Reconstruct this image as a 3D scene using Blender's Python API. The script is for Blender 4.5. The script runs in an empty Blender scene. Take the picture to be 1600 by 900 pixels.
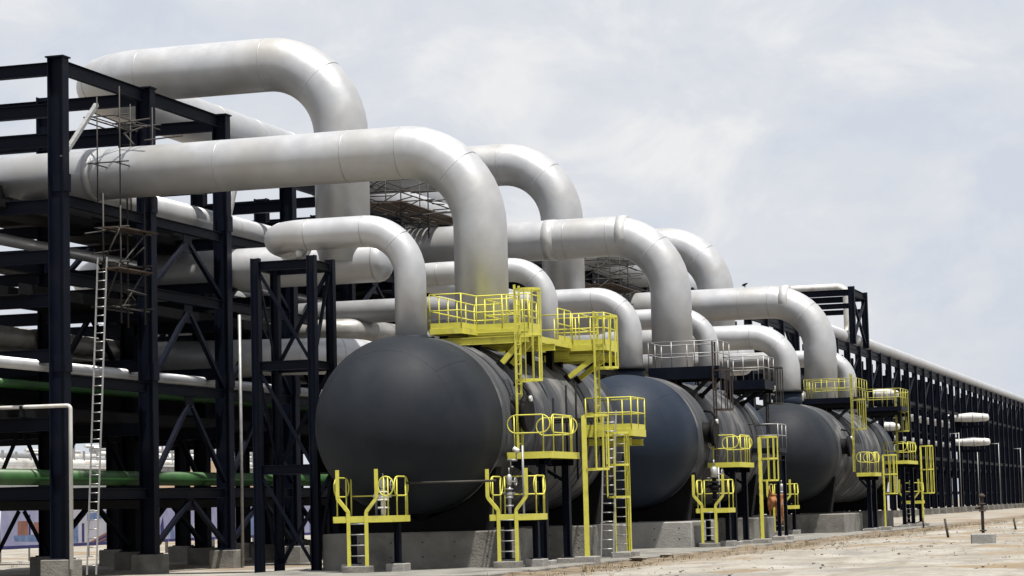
import bpy, math, random
from mathutils import Vector, Matrix
random.seed(7)
scene = bpy.context.scene
COL = scene.collection
V = Vector

# ------------------------------------------------------------------ camera
F, PITCH, ROLL, TH = 3713.0, .0921, .0247, .3052
CAM = V((-66.75, -24.3, 1.64))
_fw0 = V((math.cos(TH), math.sin(TH), 0)); _r0 = V((math.sin(TH), -math.cos(TH), 0)); _u0 = V((0, 0, 1))
FW = math.cos(PITCH) * _fw0 + math.sin(PITCH) * _u0
_up = -math.sin(PITCH) * _fw0 + math.cos(PITCH) * _u0
RT = _r0 * math.cos(ROLL) - _up * math.sin(ROLL)
UP = _up * math.cos(ROLL) + _r0 * math.sin(ROLL)
cd = bpy.data.cameras.new('camera'); cam = bpy.data.objects.new('camera', cd); COL.objects.link(cam)
cd.sensor_width = 36; cd.lens = F * 36 / 1600; cd.clip_start = .5; cd.clip_end = 6000
cam.matrix_world = Matrix(((RT.x, UP.x, -FW.x, CAM.x), (RT.y, UP.y, -FW.y, CAM.y), (RT.z, UP.z, -FW.z, CAM.z), (0, 0, 0, 1)))
scene.camera = cam

def at(px, py, axis, val):
    """the point of the plane axis = val that the photograph shows at pixel px, py"""
    d = FW + RT * ((px - 800) / F) - UP * ((py - 450) / F)
    i = 'XYZ'.index(axis)
    return CAM + d * ((val - CAM[i]) / d[i])

# ------------------------------------------------------------------ light
scene.view_settings.view_transform = 'Standard'; scene.view_settings.look = 'None'
scene.view_settings.exposure = 0.70; scene.view_settings.gamma = 1
SUN = V((-.19, -.21, .96)).normalized()
SUN_EL = math.asin(SUN.z); SUN_AZ = math.atan2(SUN.x, SUN.y)
sl = bpy.data.lights.new('sun', 'SUN'); so = bpy.data.objects.new('sun', sl); COL.objects.link(so)
sl.energy = 5.0; sl.angle = math.radians(1.5); sl.color = (1, .955, .88)
so.rotation_euler = SUN.to_track_quat('Z', 'Y').to_euler(); so.location = (0, 0, 60)

w = bpy.data.worlds.new('World'); scene.world = w; w.use_nodes = True
nt = w.node_tree; nt.nodes.clear()
def wn(t, **k):
    n = nt.nodes.new(t)
    for a, b in k.items(): setattr(n, a, b)
    return n
out = wn('ShaderNodeOutputWorld'); mixs = wn('ShaderNodeMixShader')
sky = wn('ShaderNodeTexSky', sky_type='NISHITA', sun_disc=False, sun_elevation=SUN_EL, sun_rotation=SUN_AZ, air_density=1.2, dust_density=3.0)
b1 = wn('ShaderNodeBackground'); b1.inputs[1].default_value = .06
b2 = wn('ShaderNodeBackground'); b2.inputs[1].default_value = 1.0
tc = wn('ShaderNodeTexCoord'); mp = wn('ShaderNodeMapping'); mp.inputs['Scale'].default_value = (1, 1, 1.7); mp.inputs['Location'].default_value = (3.89, .23, 2.01)
n1 = wn('ShaderNodeTexNoise'); n1.inputs['Scale'].default_value = 13; n1.inputs['Detail'].default_value = 12; n1.inputs['Roughness'].default_value = .58; n1.inputs['Distortion'].default_value = .35
n2 = wn('ShaderNodeTexNoise'); n2.inputs['Scale'].default_value = 2.4; n2.inputs['Detail'].default_value = 4
add = wn('ShaderNodeMath', operation='MULTIPLY_ADD'); add.inputs[1].default_value = .55
mx2 = wn('ShaderNodeMath', operation='MULTIPLY'); mx2.inputs[1].default_value = .45
ramp = wn('ShaderNodeValToRGB'); ramp.color_ramp.elements[0].position = .40; ramp.color_ramp.elements[1].position = .575
ramp.color_ramp.elements[0].color = (.410, .438, .492, 1); ramp.color_ramp.elements[1].color = (.545, .547, .552, 1)
e = ramp.color_ramp.elements.new(.5); e.color = (.468, .482, .512, 1)
L = nt.links.new
L(tc.outputs['Generated'], mp.inputs[0]); L(mp.outputs[0], n1.inputs['Vector']); L(mp.outputs[0], n2.inputs['Vector'])
L(n2.outputs[0], mx2.inputs[0]); L(n1.outputs[0], add.inputs[0]); L(mx2.outputs[0], add.inputs[2]); L(add.outputs[0], ramp.inputs[0])
L(sky.outputs[0], b1.inputs[0]); L(ramp.outputs[0], b2.inputs[0])
mixs.inputs[0].default_value = .93
L(b1.outputs[0], mixs.inputs[1]); L(b2.outputs[0], mixs.inputs[2]); L(mixs.outputs[0], out.inputs[0])

# ------------------------------------------------------------------ materials
def material(name, c1, c2=None, scale=1.0, rough=.5, metal=0.0, stretch=(1, 1, 1), bump=0.0, bscale=20.0, lo=.35, hi=.65, c3=None, s3=.2, spec=.5, lo3=.5, hi3=.68):
    m = bpy.data.materials.new(name); m.use_nodes = True
    t = m.node_tree; p = t.nodes['Principled BSDF']
    p.inputs['Roughness'].default_value = rough; p.inputs['Metallic'].default_value = metal
    p.inputs['Specular IOR Level'].default_value = spec
    p.inputs['Base Color'].default_value = (*c1, 1)
    tc = t.nodes.new('ShaderNodeTexCoord'); mp = t.nodes.new('ShaderNodeMapping'); mp.inputs['Scale'].default_value = stretch
    t.links.new(tc.outputs['Object'], mp.inputs[0])
    col = None
    if c2:
        n = t.nodes.new('ShaderNodeTexNoise'); n.inputs['Scale'].default_value = scale; n.inputs['Detail'].default_value = 7; n.inputs['Roughness'].default_value = .62
        r = t.nodes.new('ShaderNodeValToRGB'); r.color_ramp.elements[0].position = lo; r.color_ramp.elements[1].position = hi
        r.color_ramp.elements[0].color = (*c1, 1); r.color_ramp.elements[1].color = (*c2, 1)
        t.links.new(mp.outputs[0], n.inputs['Vector']); t.links.new(n.outputs[0], r.inputs[0]); col = r.outputs[0]
        rr = t.nodes.new('ShaderNodeMapRange'); rr.inputs[3].default_value = max(.05, rough - .1); rr.inputs[4].default_value = min(1, rough + .12)
        t.links.new(n.outputs[0], rr.inputs[0]); t.links.new(rr.outputs[0], p.inputs['Roughness'])
    if c3:
        n = t.nodes.new('ShaderNodeTexNoise'); n.inputs['Scale'].default_value = s3; n.inputs['Detail'].default_value = 6
        r = t.nodes.new('ShaderNodeMapRange'); r.inputs[1].default_value = lo3; r.inputs[2].default_value = hi3
        x = t.nodes.new('ShaderNodeMix'); x.data_type = 'RGBA'; x.inputs[7].default_value = (*c3, 1)
        t.links.new(tc.outputs['Object'], n.inputs['Vector']); t.links.new(n.outputs[0], r.inputs[0]); t.links.new(r.outputs[0], x.inputs[0])
        t.links.new(col, x.inputs[6]); col = x.outputs[2]
    if col: t.links.new(col, p.inputs['Base Color'])
    if bump:
        n = t.nodes.new('ShaderNodeTexNoise'); n.inputs['Scale'].default_value = bscale; n.inputs['Detail'].default_value = 5
        b = t.nodes.new('ShaderNodeBump'); b.inputs['Strength'].default_value = bump; b.inputs['Distance'].default_value = .05
        t.links.new(mp.outputs[0], n.inputs['Vector']); t.links.new(n.outputs[0], b.inputs['Height']); t.links.new(b.outputs[0], p.inputs['Normal'])
    return m

M = {}
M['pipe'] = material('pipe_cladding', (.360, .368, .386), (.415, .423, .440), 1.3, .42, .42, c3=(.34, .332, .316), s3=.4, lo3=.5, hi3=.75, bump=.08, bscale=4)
M['pipe_dull'] = material('dull_pipe_cladding', (.215, .210, .20), (.30, .295, .285), 1.1, .45, .4, c3=(0.1280, 0.1152, 0.0960), s3=.5, stretch=(1, 1, 2.5), bump=.08, bscale=3)  # darker, browner cladding tone for pipes inside the rack
M['band'] = material('band_metal', (.40, .40, .40), (.46, .46, .455), 2, .42, .3)
M['seam'] = material('seam_strip', (.29, .295, .305), (.35, .355, .365), 3, .45, .4)
M['head'] = material('vessel_head_paint', (.0085, .0112, .0160), (.0125, .0152, .0203), 1.1, .62, 0, c3=(.019, .022, .027), s3=.8, lo3=.5, hi3=.9, bump=.05, bscale=5, spec=.16)
M['shell'] = material('vessel_shell_paint', (.022, .025, .031), (.058, .060, .066), .8, .62, 0, stretch=(2.6, .25, .25), c3=(.14, .138, .134), s3=.6, lo3=.53, hi3=.66, bump=.04, bscale=3, spec=.22)
M['vessel_blue'] = material('vessel_blue_paint', (.0075, .0135, .0255), (.0110, .0175, .0310), .8, .58, 0, c3=(.017, .024, .037), s3=.7, lo3=.5, hi3=.9, spec=.17)
M['steel'] = material('navy_steel_paint', (.0014, .0027, .0082), (.0024, .0042, .0115), 1.5, .55, 0, c3=(.0050, .0062, .0115), s3=.9, spec=.10)
M['dark'] = material('dark_steel', (0.0040, 0.0040, 0.0048), (0.0072, 0.0072, 0.0080), 2, .7, 0, spec=.12)
M['yellow'] = material('yellow_paint', (.455, .430, .058), (.53, .505, .085), 2, .55, 0, c3=(.30, .265, .065), s3=1.8, lo3=.55, hi3=.75, spec=.35, bump=.1, bscale=9)
M['olive'] = material('faded_yellow_paint', (.29, .28, .045), (.37, .35, .065), 2, .55, 0, c3=(.17, .15, .05), s3=1.0, spec=.4)
M['galv'] = material('galvanised_steel', (0.2176, 0.2176, 0.2240), (0.3072, 0.3072, 0.3072), 4, .5, .5)
M['alu'] = material('aluminium', (0.3520, 0.3520, 0.3520), (0.4224, 0.4224, 0.4160), 4, .42, .6)
M['white'] = material('white_pipe_paint', (0.4608, 0.4608, 0.4480), (0.5248, 0.5248, 0.5120), 2, .42, 0, c3=(0.3520, 0.3200, 0.2816), s3=.7)
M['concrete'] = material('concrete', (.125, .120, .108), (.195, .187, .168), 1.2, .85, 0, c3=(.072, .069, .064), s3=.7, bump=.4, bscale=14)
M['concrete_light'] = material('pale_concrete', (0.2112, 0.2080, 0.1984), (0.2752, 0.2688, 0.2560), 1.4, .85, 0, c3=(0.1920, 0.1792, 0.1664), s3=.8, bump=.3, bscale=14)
M['hole'] = material('dark_tie_hole', (0.0320, 0.0320, 0.0307), (0.0576, 0.0544, 0.0512), 6, .9)
M['green'] = material('green_pipe_paint', (.012, .058, .010), (.019, .082, .015), 1.5, .5, 0, c3=(.022, .05, .018), s3=.8)
M['rust'] = material('rusty_boards', (0.0320, 0.0179, 0.0109), (0.0704, 0.0435, 0.0256), 2.5, .85, 0, c3=(0.0320, 0.0224, 0.0179), s3=1.5)
M['tube'] = material('scaffold_tube', (.012, .010, .009), (.030, .026, .022), 3, .65, .1)
M['rust_paint'] = material('rust_brown_paint', (.022, .016, .013), (.040, .026, .020), 3, .75)
M['orange'] = material('orange_sheet', (.26, .085, .022), (.34, .15, .055), 3, .75, 0, c3=(.12, .04, .014), s3=3)
M['mound'] = material('mound_earth', (0.1408, 0.0896, 0.0544), (0.2304, 0.1664, 0.1088), .5, .95, 0, c3=(0.0896, 0.0640, 0.0384), s3=.25, bump=.6, bscale=3)
M['bwall'] = material('grey_sheet_wall', (0.2304, 0.2368, 0.2432), (0.2752, 0.2816, 0.2880), .4, .7)
M['stone'] = material('pale_stone', (0.1280, 0.1184, 0.0992), (0.2112, 0.1952, 0.1696), 3, .9)
M['weed'] = material('dry_weed', (0.0896, 0.0704, 0.0288), (0.1536, 0.1216, 0.0576), 3, .8)
M['p_lav'] = material('print_lavender', (.22, .23, .40), (.34, .35, .50), .5, .6)
M['p_blue'] = material('print_blue', (0.0512, 0.1024, 0.2560), (0.1664, 0.2304, 0.3840), 1.6, .6)
M['p_navy'] = material('print_navy', (0.0179, 0.0179, 0.1024), (0.0256, 0.0256, 0.1280), 1, .6)
M['p_red'] = material('print_brown_red', (0.1664, 0.0704, 0.0576), (0.2560, 0.1280, 0.0960), 1.5, .6)
M['p_pale'] = material('print_pale', (.34, .34, .42), (.44, .43, .50), .8, .6)

# ------------------------------------------------------------------ helpers
ORG = {}      # world position of the origin of every object built here
def empty(name, loc, label, cat, group=None):
    o = bpy.data.objects.new(name, None); COL.objects.link(o); o.location = loc; ORG[o.name] = V(loc)
    o.empty_display_size = .3
    o['label'] = label; o['category'] = cat
    if group: o['group'] = group
    return o
def tag(o, label=None, cat=None, group=None, kind=None):
    for k, v in (('label', label), ('category', cat), ('group', group), ('kind', kind)):
        if v: o[k] = v
    return o

class MB:
    """collects shapes in world coordinates; build() links them as ONE mesh"""
    def __init__(s): s.v = []; s.f = []; s.sm = []
    def add(s, vs, fs, smooth=False):
        n = len(s.v); s.v += [V(a) for a in vs]; s.f += [[i + n for i in f] for f in fs]; s.sm += [smooth] * len(fs); return s
    def box(s, lo, hi):
        x0, y0, z0 = lo; x1, y1, z1 = hi
        return s.add([(x0, y0, z0), (x1, y0, z0), (x1, y1, z0), (x0, y1, z0), (x0, y0, z1), (x1, y0, z1), (x1, y1, z1), (x0, y1, z1)],
                     [(3, 2, 1, 0), (4, 5, 6, 7), (0, 1, 5, 4), (1, 2, 6, 5), (2, 3, 7, 6), (3, 0, 4, 7)])
    def bevbox(s, lo, hi, b=.03):
        x0, y0, z0 = lo; x1, y1, z1 = hi
        ring = lambda i, z: [(x0 + i, y0 + i + b, z), (x0 + i + b, y0 + i, z), (x1 - i - b, y0 + i, z), (x1 - i, y0 + i + b, z), (x1 - i, y1 - i - b, z), (x1 - i - b, y1 - i, z), (x0 + i + b, y1 - i, z), (x0 + i, y1 - i - b, z)]
        vs = ring(0, z0) + ring(0, z1 - b) + ring(b * .8, z1)
        fs = [[7, 6, 5, 4, 3, 2, 1, 0], list(range(16, 24))]
        for k in (0, 8):
            for i in range(8): fs.append((k + i, k + (i + 1) % 8, k + 8 + (i + 1) % 8, k + 8 + i))
        return s.add(vs, fs)
    def bar(s, p, q, w, h, up=(0, 0, 1)):
        p = V(p); q = V(q); z = (q - p).normalized(); y = V(up) - z * V(up).dot(z)
        if y.length < 1e-4: y = V((0, 1, 0)) - z * z.y
        y.normalize(); x = y.cross(z)
        vs = [a + x * (w / 2 * i) + y * (h / 2 * j) for a in (p, q) for i, j in ((-1, -1), (1, -1), (1, 1), (-1, 1))]
        return s.add(vs, [(3, 2, 1, 0), (4, 5, 6, 7), (0, 1, 5, 4), (1, 2, 6, 5), (2, 3, 7, 6), (3, 0, 4, 7)])
    def tube(s, pts, r, n=10, closed=False, caps=True, radii=None):
        pts = [V(p) for p in pts]; m = len(pts); vs = []; fs = []
        T = []
        for i in range(m):
            a = pts[i - 1] if (i > 0 or closed) else pts[i]; b = pts[(i + 1) % m] if (i < m - 1 or closed) else pts[i]
            T.append((b - a).normalized())
        ref = V((0, 0, 1)) if abs(T[0].z) < .9 else V((1, 0, 0))
        x = (ref - T[0] * ref.dot(T[0])).normalized()
        for i in range(m):
            x = (x - T[i] * x.dot(T[i])).normalized(); y = T[i].cross(x)
            rr = radii[i] if radii else r
            vs += [pts[i] + (x * math.cos(2 * math.pi * k / n) + y * math.sin(2 * math.pi * k / n)) * rr for k in range(n)]
        for i in range(m if closed else m - 1):
            j = (i + 1) % m
            for k in range(n): fs.append((i * n + k, i * n + (k + 1) % n, j * n + (k + 1) % n, j * n + k))
        s.add(vs, fs, True)
        if caps and not closed:
            c = len(s.v) - len(vs)
            s.f += [[c + k for k in range(n)][::-1], [c + (m - 1) * n + k for k in range(n)]]; s.sm += [False, False]
        return s
    def prism(s, poly, z0, z1):
        n = len(poly)
        return s.add([(x, y, z0) for x, y in poly] + [(x, y, z1) for x, y in poly],
                     [list(range(n))[::-1], list(range(n, 2 * n))] + [(i, (i + 1) % n, n + (i + 1) % n, n + i) for i in range(n)])
    def lathe_x(s, prof, c, n=48):
        """prof: list of (x, r) swept about the axis through c parallel to X"""
        vs = []; fs = []
        for x, r in prof:
            vs += [(c[0] + x, c[1] + r * math.cos(2 * math.pi * k / n), c[2] + r * math.sin(2 * math.pi * k / n)) for k in range(n)]
        for i in range(len(prof) - 1):
            for k in range(n): fs.append((i * n + k, (i + 1) * n + k, (i + 1) * n + (k + 1) % n, i * n + (k + 1) % n))
        return s.add(vs, fs, True)
    def build(s, name, mat, parent=None, loc=None):
        o0 = ORG[parent.name] if parent else V(loc or (0, 0, 0))
        me = bpy.data.meshes.new(name); me.from_pydata([tuple(v - o0) for v in s.v], [], s.f)
        me.polygons.foreach_set('use_smooth', s.sm); me.materials.append(mat); me.validate()
        o = bpy.data.objects.new(name, me); COL.objects.link(o)
        if parent: o.parent = parent
        else: o.location = o0
        ORG[o.name] = V(o0)
        return o

CACHE = {}
def member(parent, name, p, q, h, wd, mat, depth=(0, 0, 1), kind='I'):
    """a steel section from p to q: h deep along depth, wd wide; alike members share their mesh"""
    p = V(p); q = V(q); ln = (q - p).length; key = (kind, round(ln, 2), h, wd, mat.name)
    if key not in CACHE:
        b = MB(); t = max(.02, wd * .09)
        if kind == 'I':
            b.box((-wd / 2, h / 2 - t, 0), (wd / 2, h / 2, ln)); b.box((-wd / 2, -h / 2, 0), (wd / 2, -h / 2 + t, ln)); b.box((-t / 2, -h / 2 + t, 0), (t / 2, h / 2 - t, ln))
        elif kind == 'L':
            b.box((-wd / 2, -h / 2, 0), (-wd / 2 + .02, h / 2, ln)); b.box((-wd / 2 + .02, -h / 2, 0), (wd / 2, -h / 2 + .02, ln))
        elif kind == 'T':
            b.tube([(0, 0, 0), (0, 0, ln)], h, 8)
        else: b.box((-wd / 2, -h / 2, 0), (wd / 2, h / 2, ln))
        me = bpy.data.meshes.new(name); me.from_pydata([tuple(v) for v in b.v], [], b.f); me.polygons.foreach_set('use_smooth', b.sm)
        me.materials.append(mat); CACHE[key] = me
    o = bpy.data.objects.new(name, CACHE[key]); COL.objects.link(o); o.parent = parent
    z = (q - p).normalized(); d = V(depth); y = d - z * d.dot(z)
    if y.length < 1e-4: y = V((0, 1, 0)) - z * z.y
    y.normalize(); x = y.cross(z); o0 = ORG[parent.name]; l = p - o0
    o.matrix_local = Matrix(((x.x, y.x, z.x, l.x), (x.y, y.y, z.y, l.y), (x.z, y.z, z.z, l.z), (0, 0, 0, 1)))
    return o
def rod(parent, name, p, q, r, mat): return member(parent, name, p, q, r, r, mat, kind='T')

def fillet(pts, R, step=10):
    """a polyline with its corners rounded at radius R; also returns the stations where bends begin and end"""
    pts = [V(p) for p in pts]; outp = [pts[0]]; marks = []
    for i in range(1, len(pts) - 1):
        a, b, c = pts[i - 1], pts[i], pts[i + 1]; u = (a - b).normalized(); v = (c - b).normalized()
        ang = u.angle(v)
        if abs(ang - math.pi) < 1e-3: outp.append(b); continue
        rr = R[i - 1] if isinstance(R, (list, tuple)) else R
        d = rr / math.tan(ang / 2); cen = b + (u + v).normalized() * (rr / math.sin(ang / 2))
        s0 = b + u * d - cen; tot = math.pi - ang; ax = s0.cross(b + v * d - cen).normalized()
        n = max(4, int(step * tot / (math.pi / 2)))
        for k in range(n + 1): outp.append(cen + Matrix.Rotation(tot * k / n, 3, ax) @ s0)
        marks += [(b + u * d, -u), (cen + Matrix.Rotation(tot * .5, 3, ax) @ s0, (v - u)), (b + v * d, v)]
    outp.append(pts[-1]); return outp, marks

def ring(mb, c, d, r, wdt, n=36, t=.012):
    d = V(d).normalized(); c = V(c)
    mb.tube([c - d * wdt / 2, c - d * wdt / 2, c + d * wdt / 2, c + d * wdt / 2], r, n, caps=False, radii=[r - .01, r + t, r + t, r - .01])

def pipe(label, pts, dia, R=None, mat='pipe', n=40, seams=True, bands=(), name='insulated_pipe', cat='pipe', group=None, every=4.6):
    R = R if R is not None else 1.5 * dia
    path, marks = fillet(pts, R, 14)
    o = empty(name, tuple(pts[0]), label, cat, group)
    MB().tube(path, dia / 2, n).build('pipe_body', M[mat], o)
    if seams:
        st = list(marks)
        for a, b in zip(pts[:-1], pts[1:]):
            a = V(a); b = V(b); ln = (b - a).length
            for k in range(1, int(ln / every)):
                c = a + (b - a) * (k * every / ln)
                if all((c - m[0]).length > dia * .7 and (c - V(q)).length > R for m in marks for q in (a, b)) : st.append((c, (b - a).normalized()))
        for c, d in st:
            s = MB(); ring(s, c, d, dia / 2, .035, n, .005); s.build('seam_ring', M['seam'], o)
    for c, d, wdt, mt in bands:
        s = MB(); ring(s, c, d, dia / 2, wdt, n, .02); s.build('clamp_band', M[mt], o)
    return o

# ------------------------------------------------------------------ ground
def ground_z(x, y):
    t = min(1, max(0, (y - 2) / 8)); t = t * t * (3 - 2 * t)
    u = min(1, max(0, (-5.5 - y) / 6)); u = u * u * (3 - 2 * u)
    return -.17 - .21 * t + .17 * u
from mathutils import noise
def axis_steps(parts):
    o = []
    for a, b, s in parts:
        n = max(1, int((b - a) / s)); o += [a + (b - a) * k / n for k in range(n)]
    return o + [parts[-1][1]]
gx = axis_steps([(-400, -80, 40), (-80, -18, 4), (-18, 60, .42), (60, 150, 1.5), (150, 320, 6), (320, 3500, 300)])
gy = axis_steps([(-900, -60, 60), (-60, -24, 4), (-24, -3.7, .26), (-3.7, 44, 1.6), (44, 120, 8), (120, 2500, 200)])
gv = []; gf = []
for y in gy:
    for x in gx:
        z = ground_z(x, y); p = V((x, y, 0))
        if y < -4.8 or y > 22:
            k = 1 if y > 22 else min(1, (-4.8 - y) / 1.5)
            z += k * (.10 * noise.noise(p * .16) + .05 * noise.noise(p * .55) + .035 * noise.noise(p * 1.7))
        dr = math.exp(-((y + 4.75) / .55) ** 2); z += dr * max(0, .02 + .17 * noise.noise(p * .7) + .07 * noise.noise(p * 2.6))
        gv.append((x, y, z))
nx = len(gx)
for j in range(len(gy) - 1):
    for i in range(nx - 1):
        a = j * nx + i; gf.append((a, a + 1, a + nx + 1, a + nx))
me = bpy.data.meshes.new('ground'); me.from_pydata(gv, [], gf); me.polygons.foreach_set('use_smooth', [True] * len(gf))
gm = bpy.data.materials.new('sandy_ground'); gm.use_nodes = True; t = gm.node_tree; pb = t.nodes['Principled BSDF']; pb.inputs['Roughness'].default_value = .95; pb.inputs['Specular IOR Level'].default_value = .15
def gn(tp, **k):
    n = t.nodes.new(tp)
    for a, b in k.items(): n.inputs[a].default_value = b
    return n
gtc = gn('ShaderNodeTexCoord')
def gnoise(scale, detail=8, rough=.62, dist=0):
    n = gn('ShaderNodeTexNoise', Scale=scale, Detail=detail, Roughness=rough, Distortion=dist); t.links.new(gtc.outputs['Object'], n.inputs['Vector']); return n.outputs[0]
def gramp(src, els):
    r = t.nodes.new('ShaderNodeValToRGB'); c = r.color_ramp
    while len(c.elements) < len(els): c.elements.new(.5)
    for e_, (p_, col_) in zip(c.elements, els): e_.position = p_; e_.color = (*col_, 1)
    t.links.new(src, r.inputs[0]); return r.outputs[0]
def gmix(f, a, b, mode='MIX'):
    x = t.nodes.new('ShaderNodeMix'); x.data_type = 'RGBA'; x.blend_type = mode
    t.links.new(f, x.inputs[0]) if not isinstance(f, float) else setattr(x.inputs[0], 'default_value', f)
    for s_, i_ in ((a, 6), (b, 7)):
        if isinstance(s_, tuple): x.inputs[i_].default_value = (*s_, 1)
        else: t.links.new(s_, x.inputs[i_])
    return x.outputs[2]
base = gramp(gnoise(.45, 9), [(.33, (.195, .180, .155)), (.50, (.265, .250, .222)), (.68, (.320, .308, .285))])
rng = gramp(gnoise(.13, 7, .6, .4), [(.50, (0, 0, 0)), (.60, (1, 1, 1))])
c_ = gmix(rng, base, (.205, .158, .105))
grey = gramp(gnoise(.21, 6, .6, .2), [(.54, (0, 0, 0)), (.66, (1, 1, 1))])
c_ = gmix(grey, c_, (0.184, 0.177, 0.167))
fine = gramp(gnoise(6, 6, .7), [(.34, (.74, .72, .69)), (.60, (1, 1, 1))])
c_ = gmix(.8, c_, fine, 'MULTIPLY')
sep = t.nodes.new('ShaderNodeSeparateXYZ'); t.links.new(gtc.outputs['Object'], sep.inputs[0])
# dark moist earth strip along the concrete apron
ms = gn('ShaderNodeMath'); ms.operation = 'ADD'; t.links.new(sep.outputs[1], ms.inputs[0])
mn = gn('ShaderNodeMath'); mn.operation = 'MULTIPLY_ADD'; mn.inputs[1].default_value = 3.4; mn.inputs[2].default_value = -1.7; t.links.new(gnoise(.5), mn.inputs[0]); t.links.new(mn.outputs[0], ms.inputs[1])
mr1 = gn('ShaderNodeMapRange'); mr1.inputs[1].default_value = -8.2; mr1.inputs[2].default_value = -6.2; t.links.new(ms.outputs[0], mr1.inputs[0])
mr2 = gn('ShaderNodeMapRange'); mr2.inputs[1].default_value = -2.0; mr2.inputs[2].default_value = -4.0; t.links.new(sep.outputs[1], mr2.inputs[0])
mm = gn('ShaderNodeMath'); mm.operation = 'MULTIPLY'; t.links.new(mr1.outputs[0], mm.inputs[0]); t.links.new(mr2.outputs[0], mm.inputs[1])
dirt = gramp(gnoise(1.2, 8), [(.35, (.078, .060, .042)), (.6, (.185, .148, .108))])
c_ = gmix(mm.outputs[0], c_, dirt)
tw = gn('ShaderNodeMath'); tw.operation = 'MULTIPLY_ADD'; tw.inputs[1].default_value = 2.6; t.links.new(gnoise(.09, 2), tw.inputs[0]); t.links.new(sep.outputs[1], tw.inputs[2])
for yc_ in (-12.4, -14.1, -17.6, -19.4):
    ts = gn('ShaderNodeMath'); ts.operation = 'SUBTRACT'; ts.inputs[1].default_value = yc_; t.links.new(tw.outputs[0], ts.inputs[0])
    ta = gn('ShaderNodeMath'); ta.operation = 'ABSOLUTE'; t.links.new(ts.outputs[0], ta.inputs[0])
    tr = gn('ShaderNodeMapRange'); tr.inputs[1].default_value = .34; tr.inputs[2].default_value = .16; t.links.new(ta.outputs[0], tr.inputs[0])
    tm = gn('ShaderNodeMath'); tm.operation = 'MULTIPLY'; t.links.new(tr.outputs[0], tm.inputs[0]); t.links.new(gramp(gnoise(.8, 5), [(.40, (0, 0, 0)), (.62, (.75, .75, .75))]), tm.inputs[1])
    c_ = gmix(tm.outputs[0], c_, (.165, .145, .118))
t.links.new(c_, pb.inputs['Base Color'])
bp = gn('ShaderNodeBump', Strength=.8, Distance=.12); t.links.new(gnoise(2.2, 10, .7), bp.inputs['Height']); t.links.new(bp.outputs[0], pb.inputs['Normal'])
me.materials.append(gm)
go = bpy.data.objects.new('ground', me); COL.objects.link(go); go['kind'] = 'structure'

pad = MB().bevbox((-7.5, -4.62, -.6), (92, 4.2, -.085), .03).build('concrete_apron', M['concrete']); pad['kind'] = 'structure'

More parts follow.
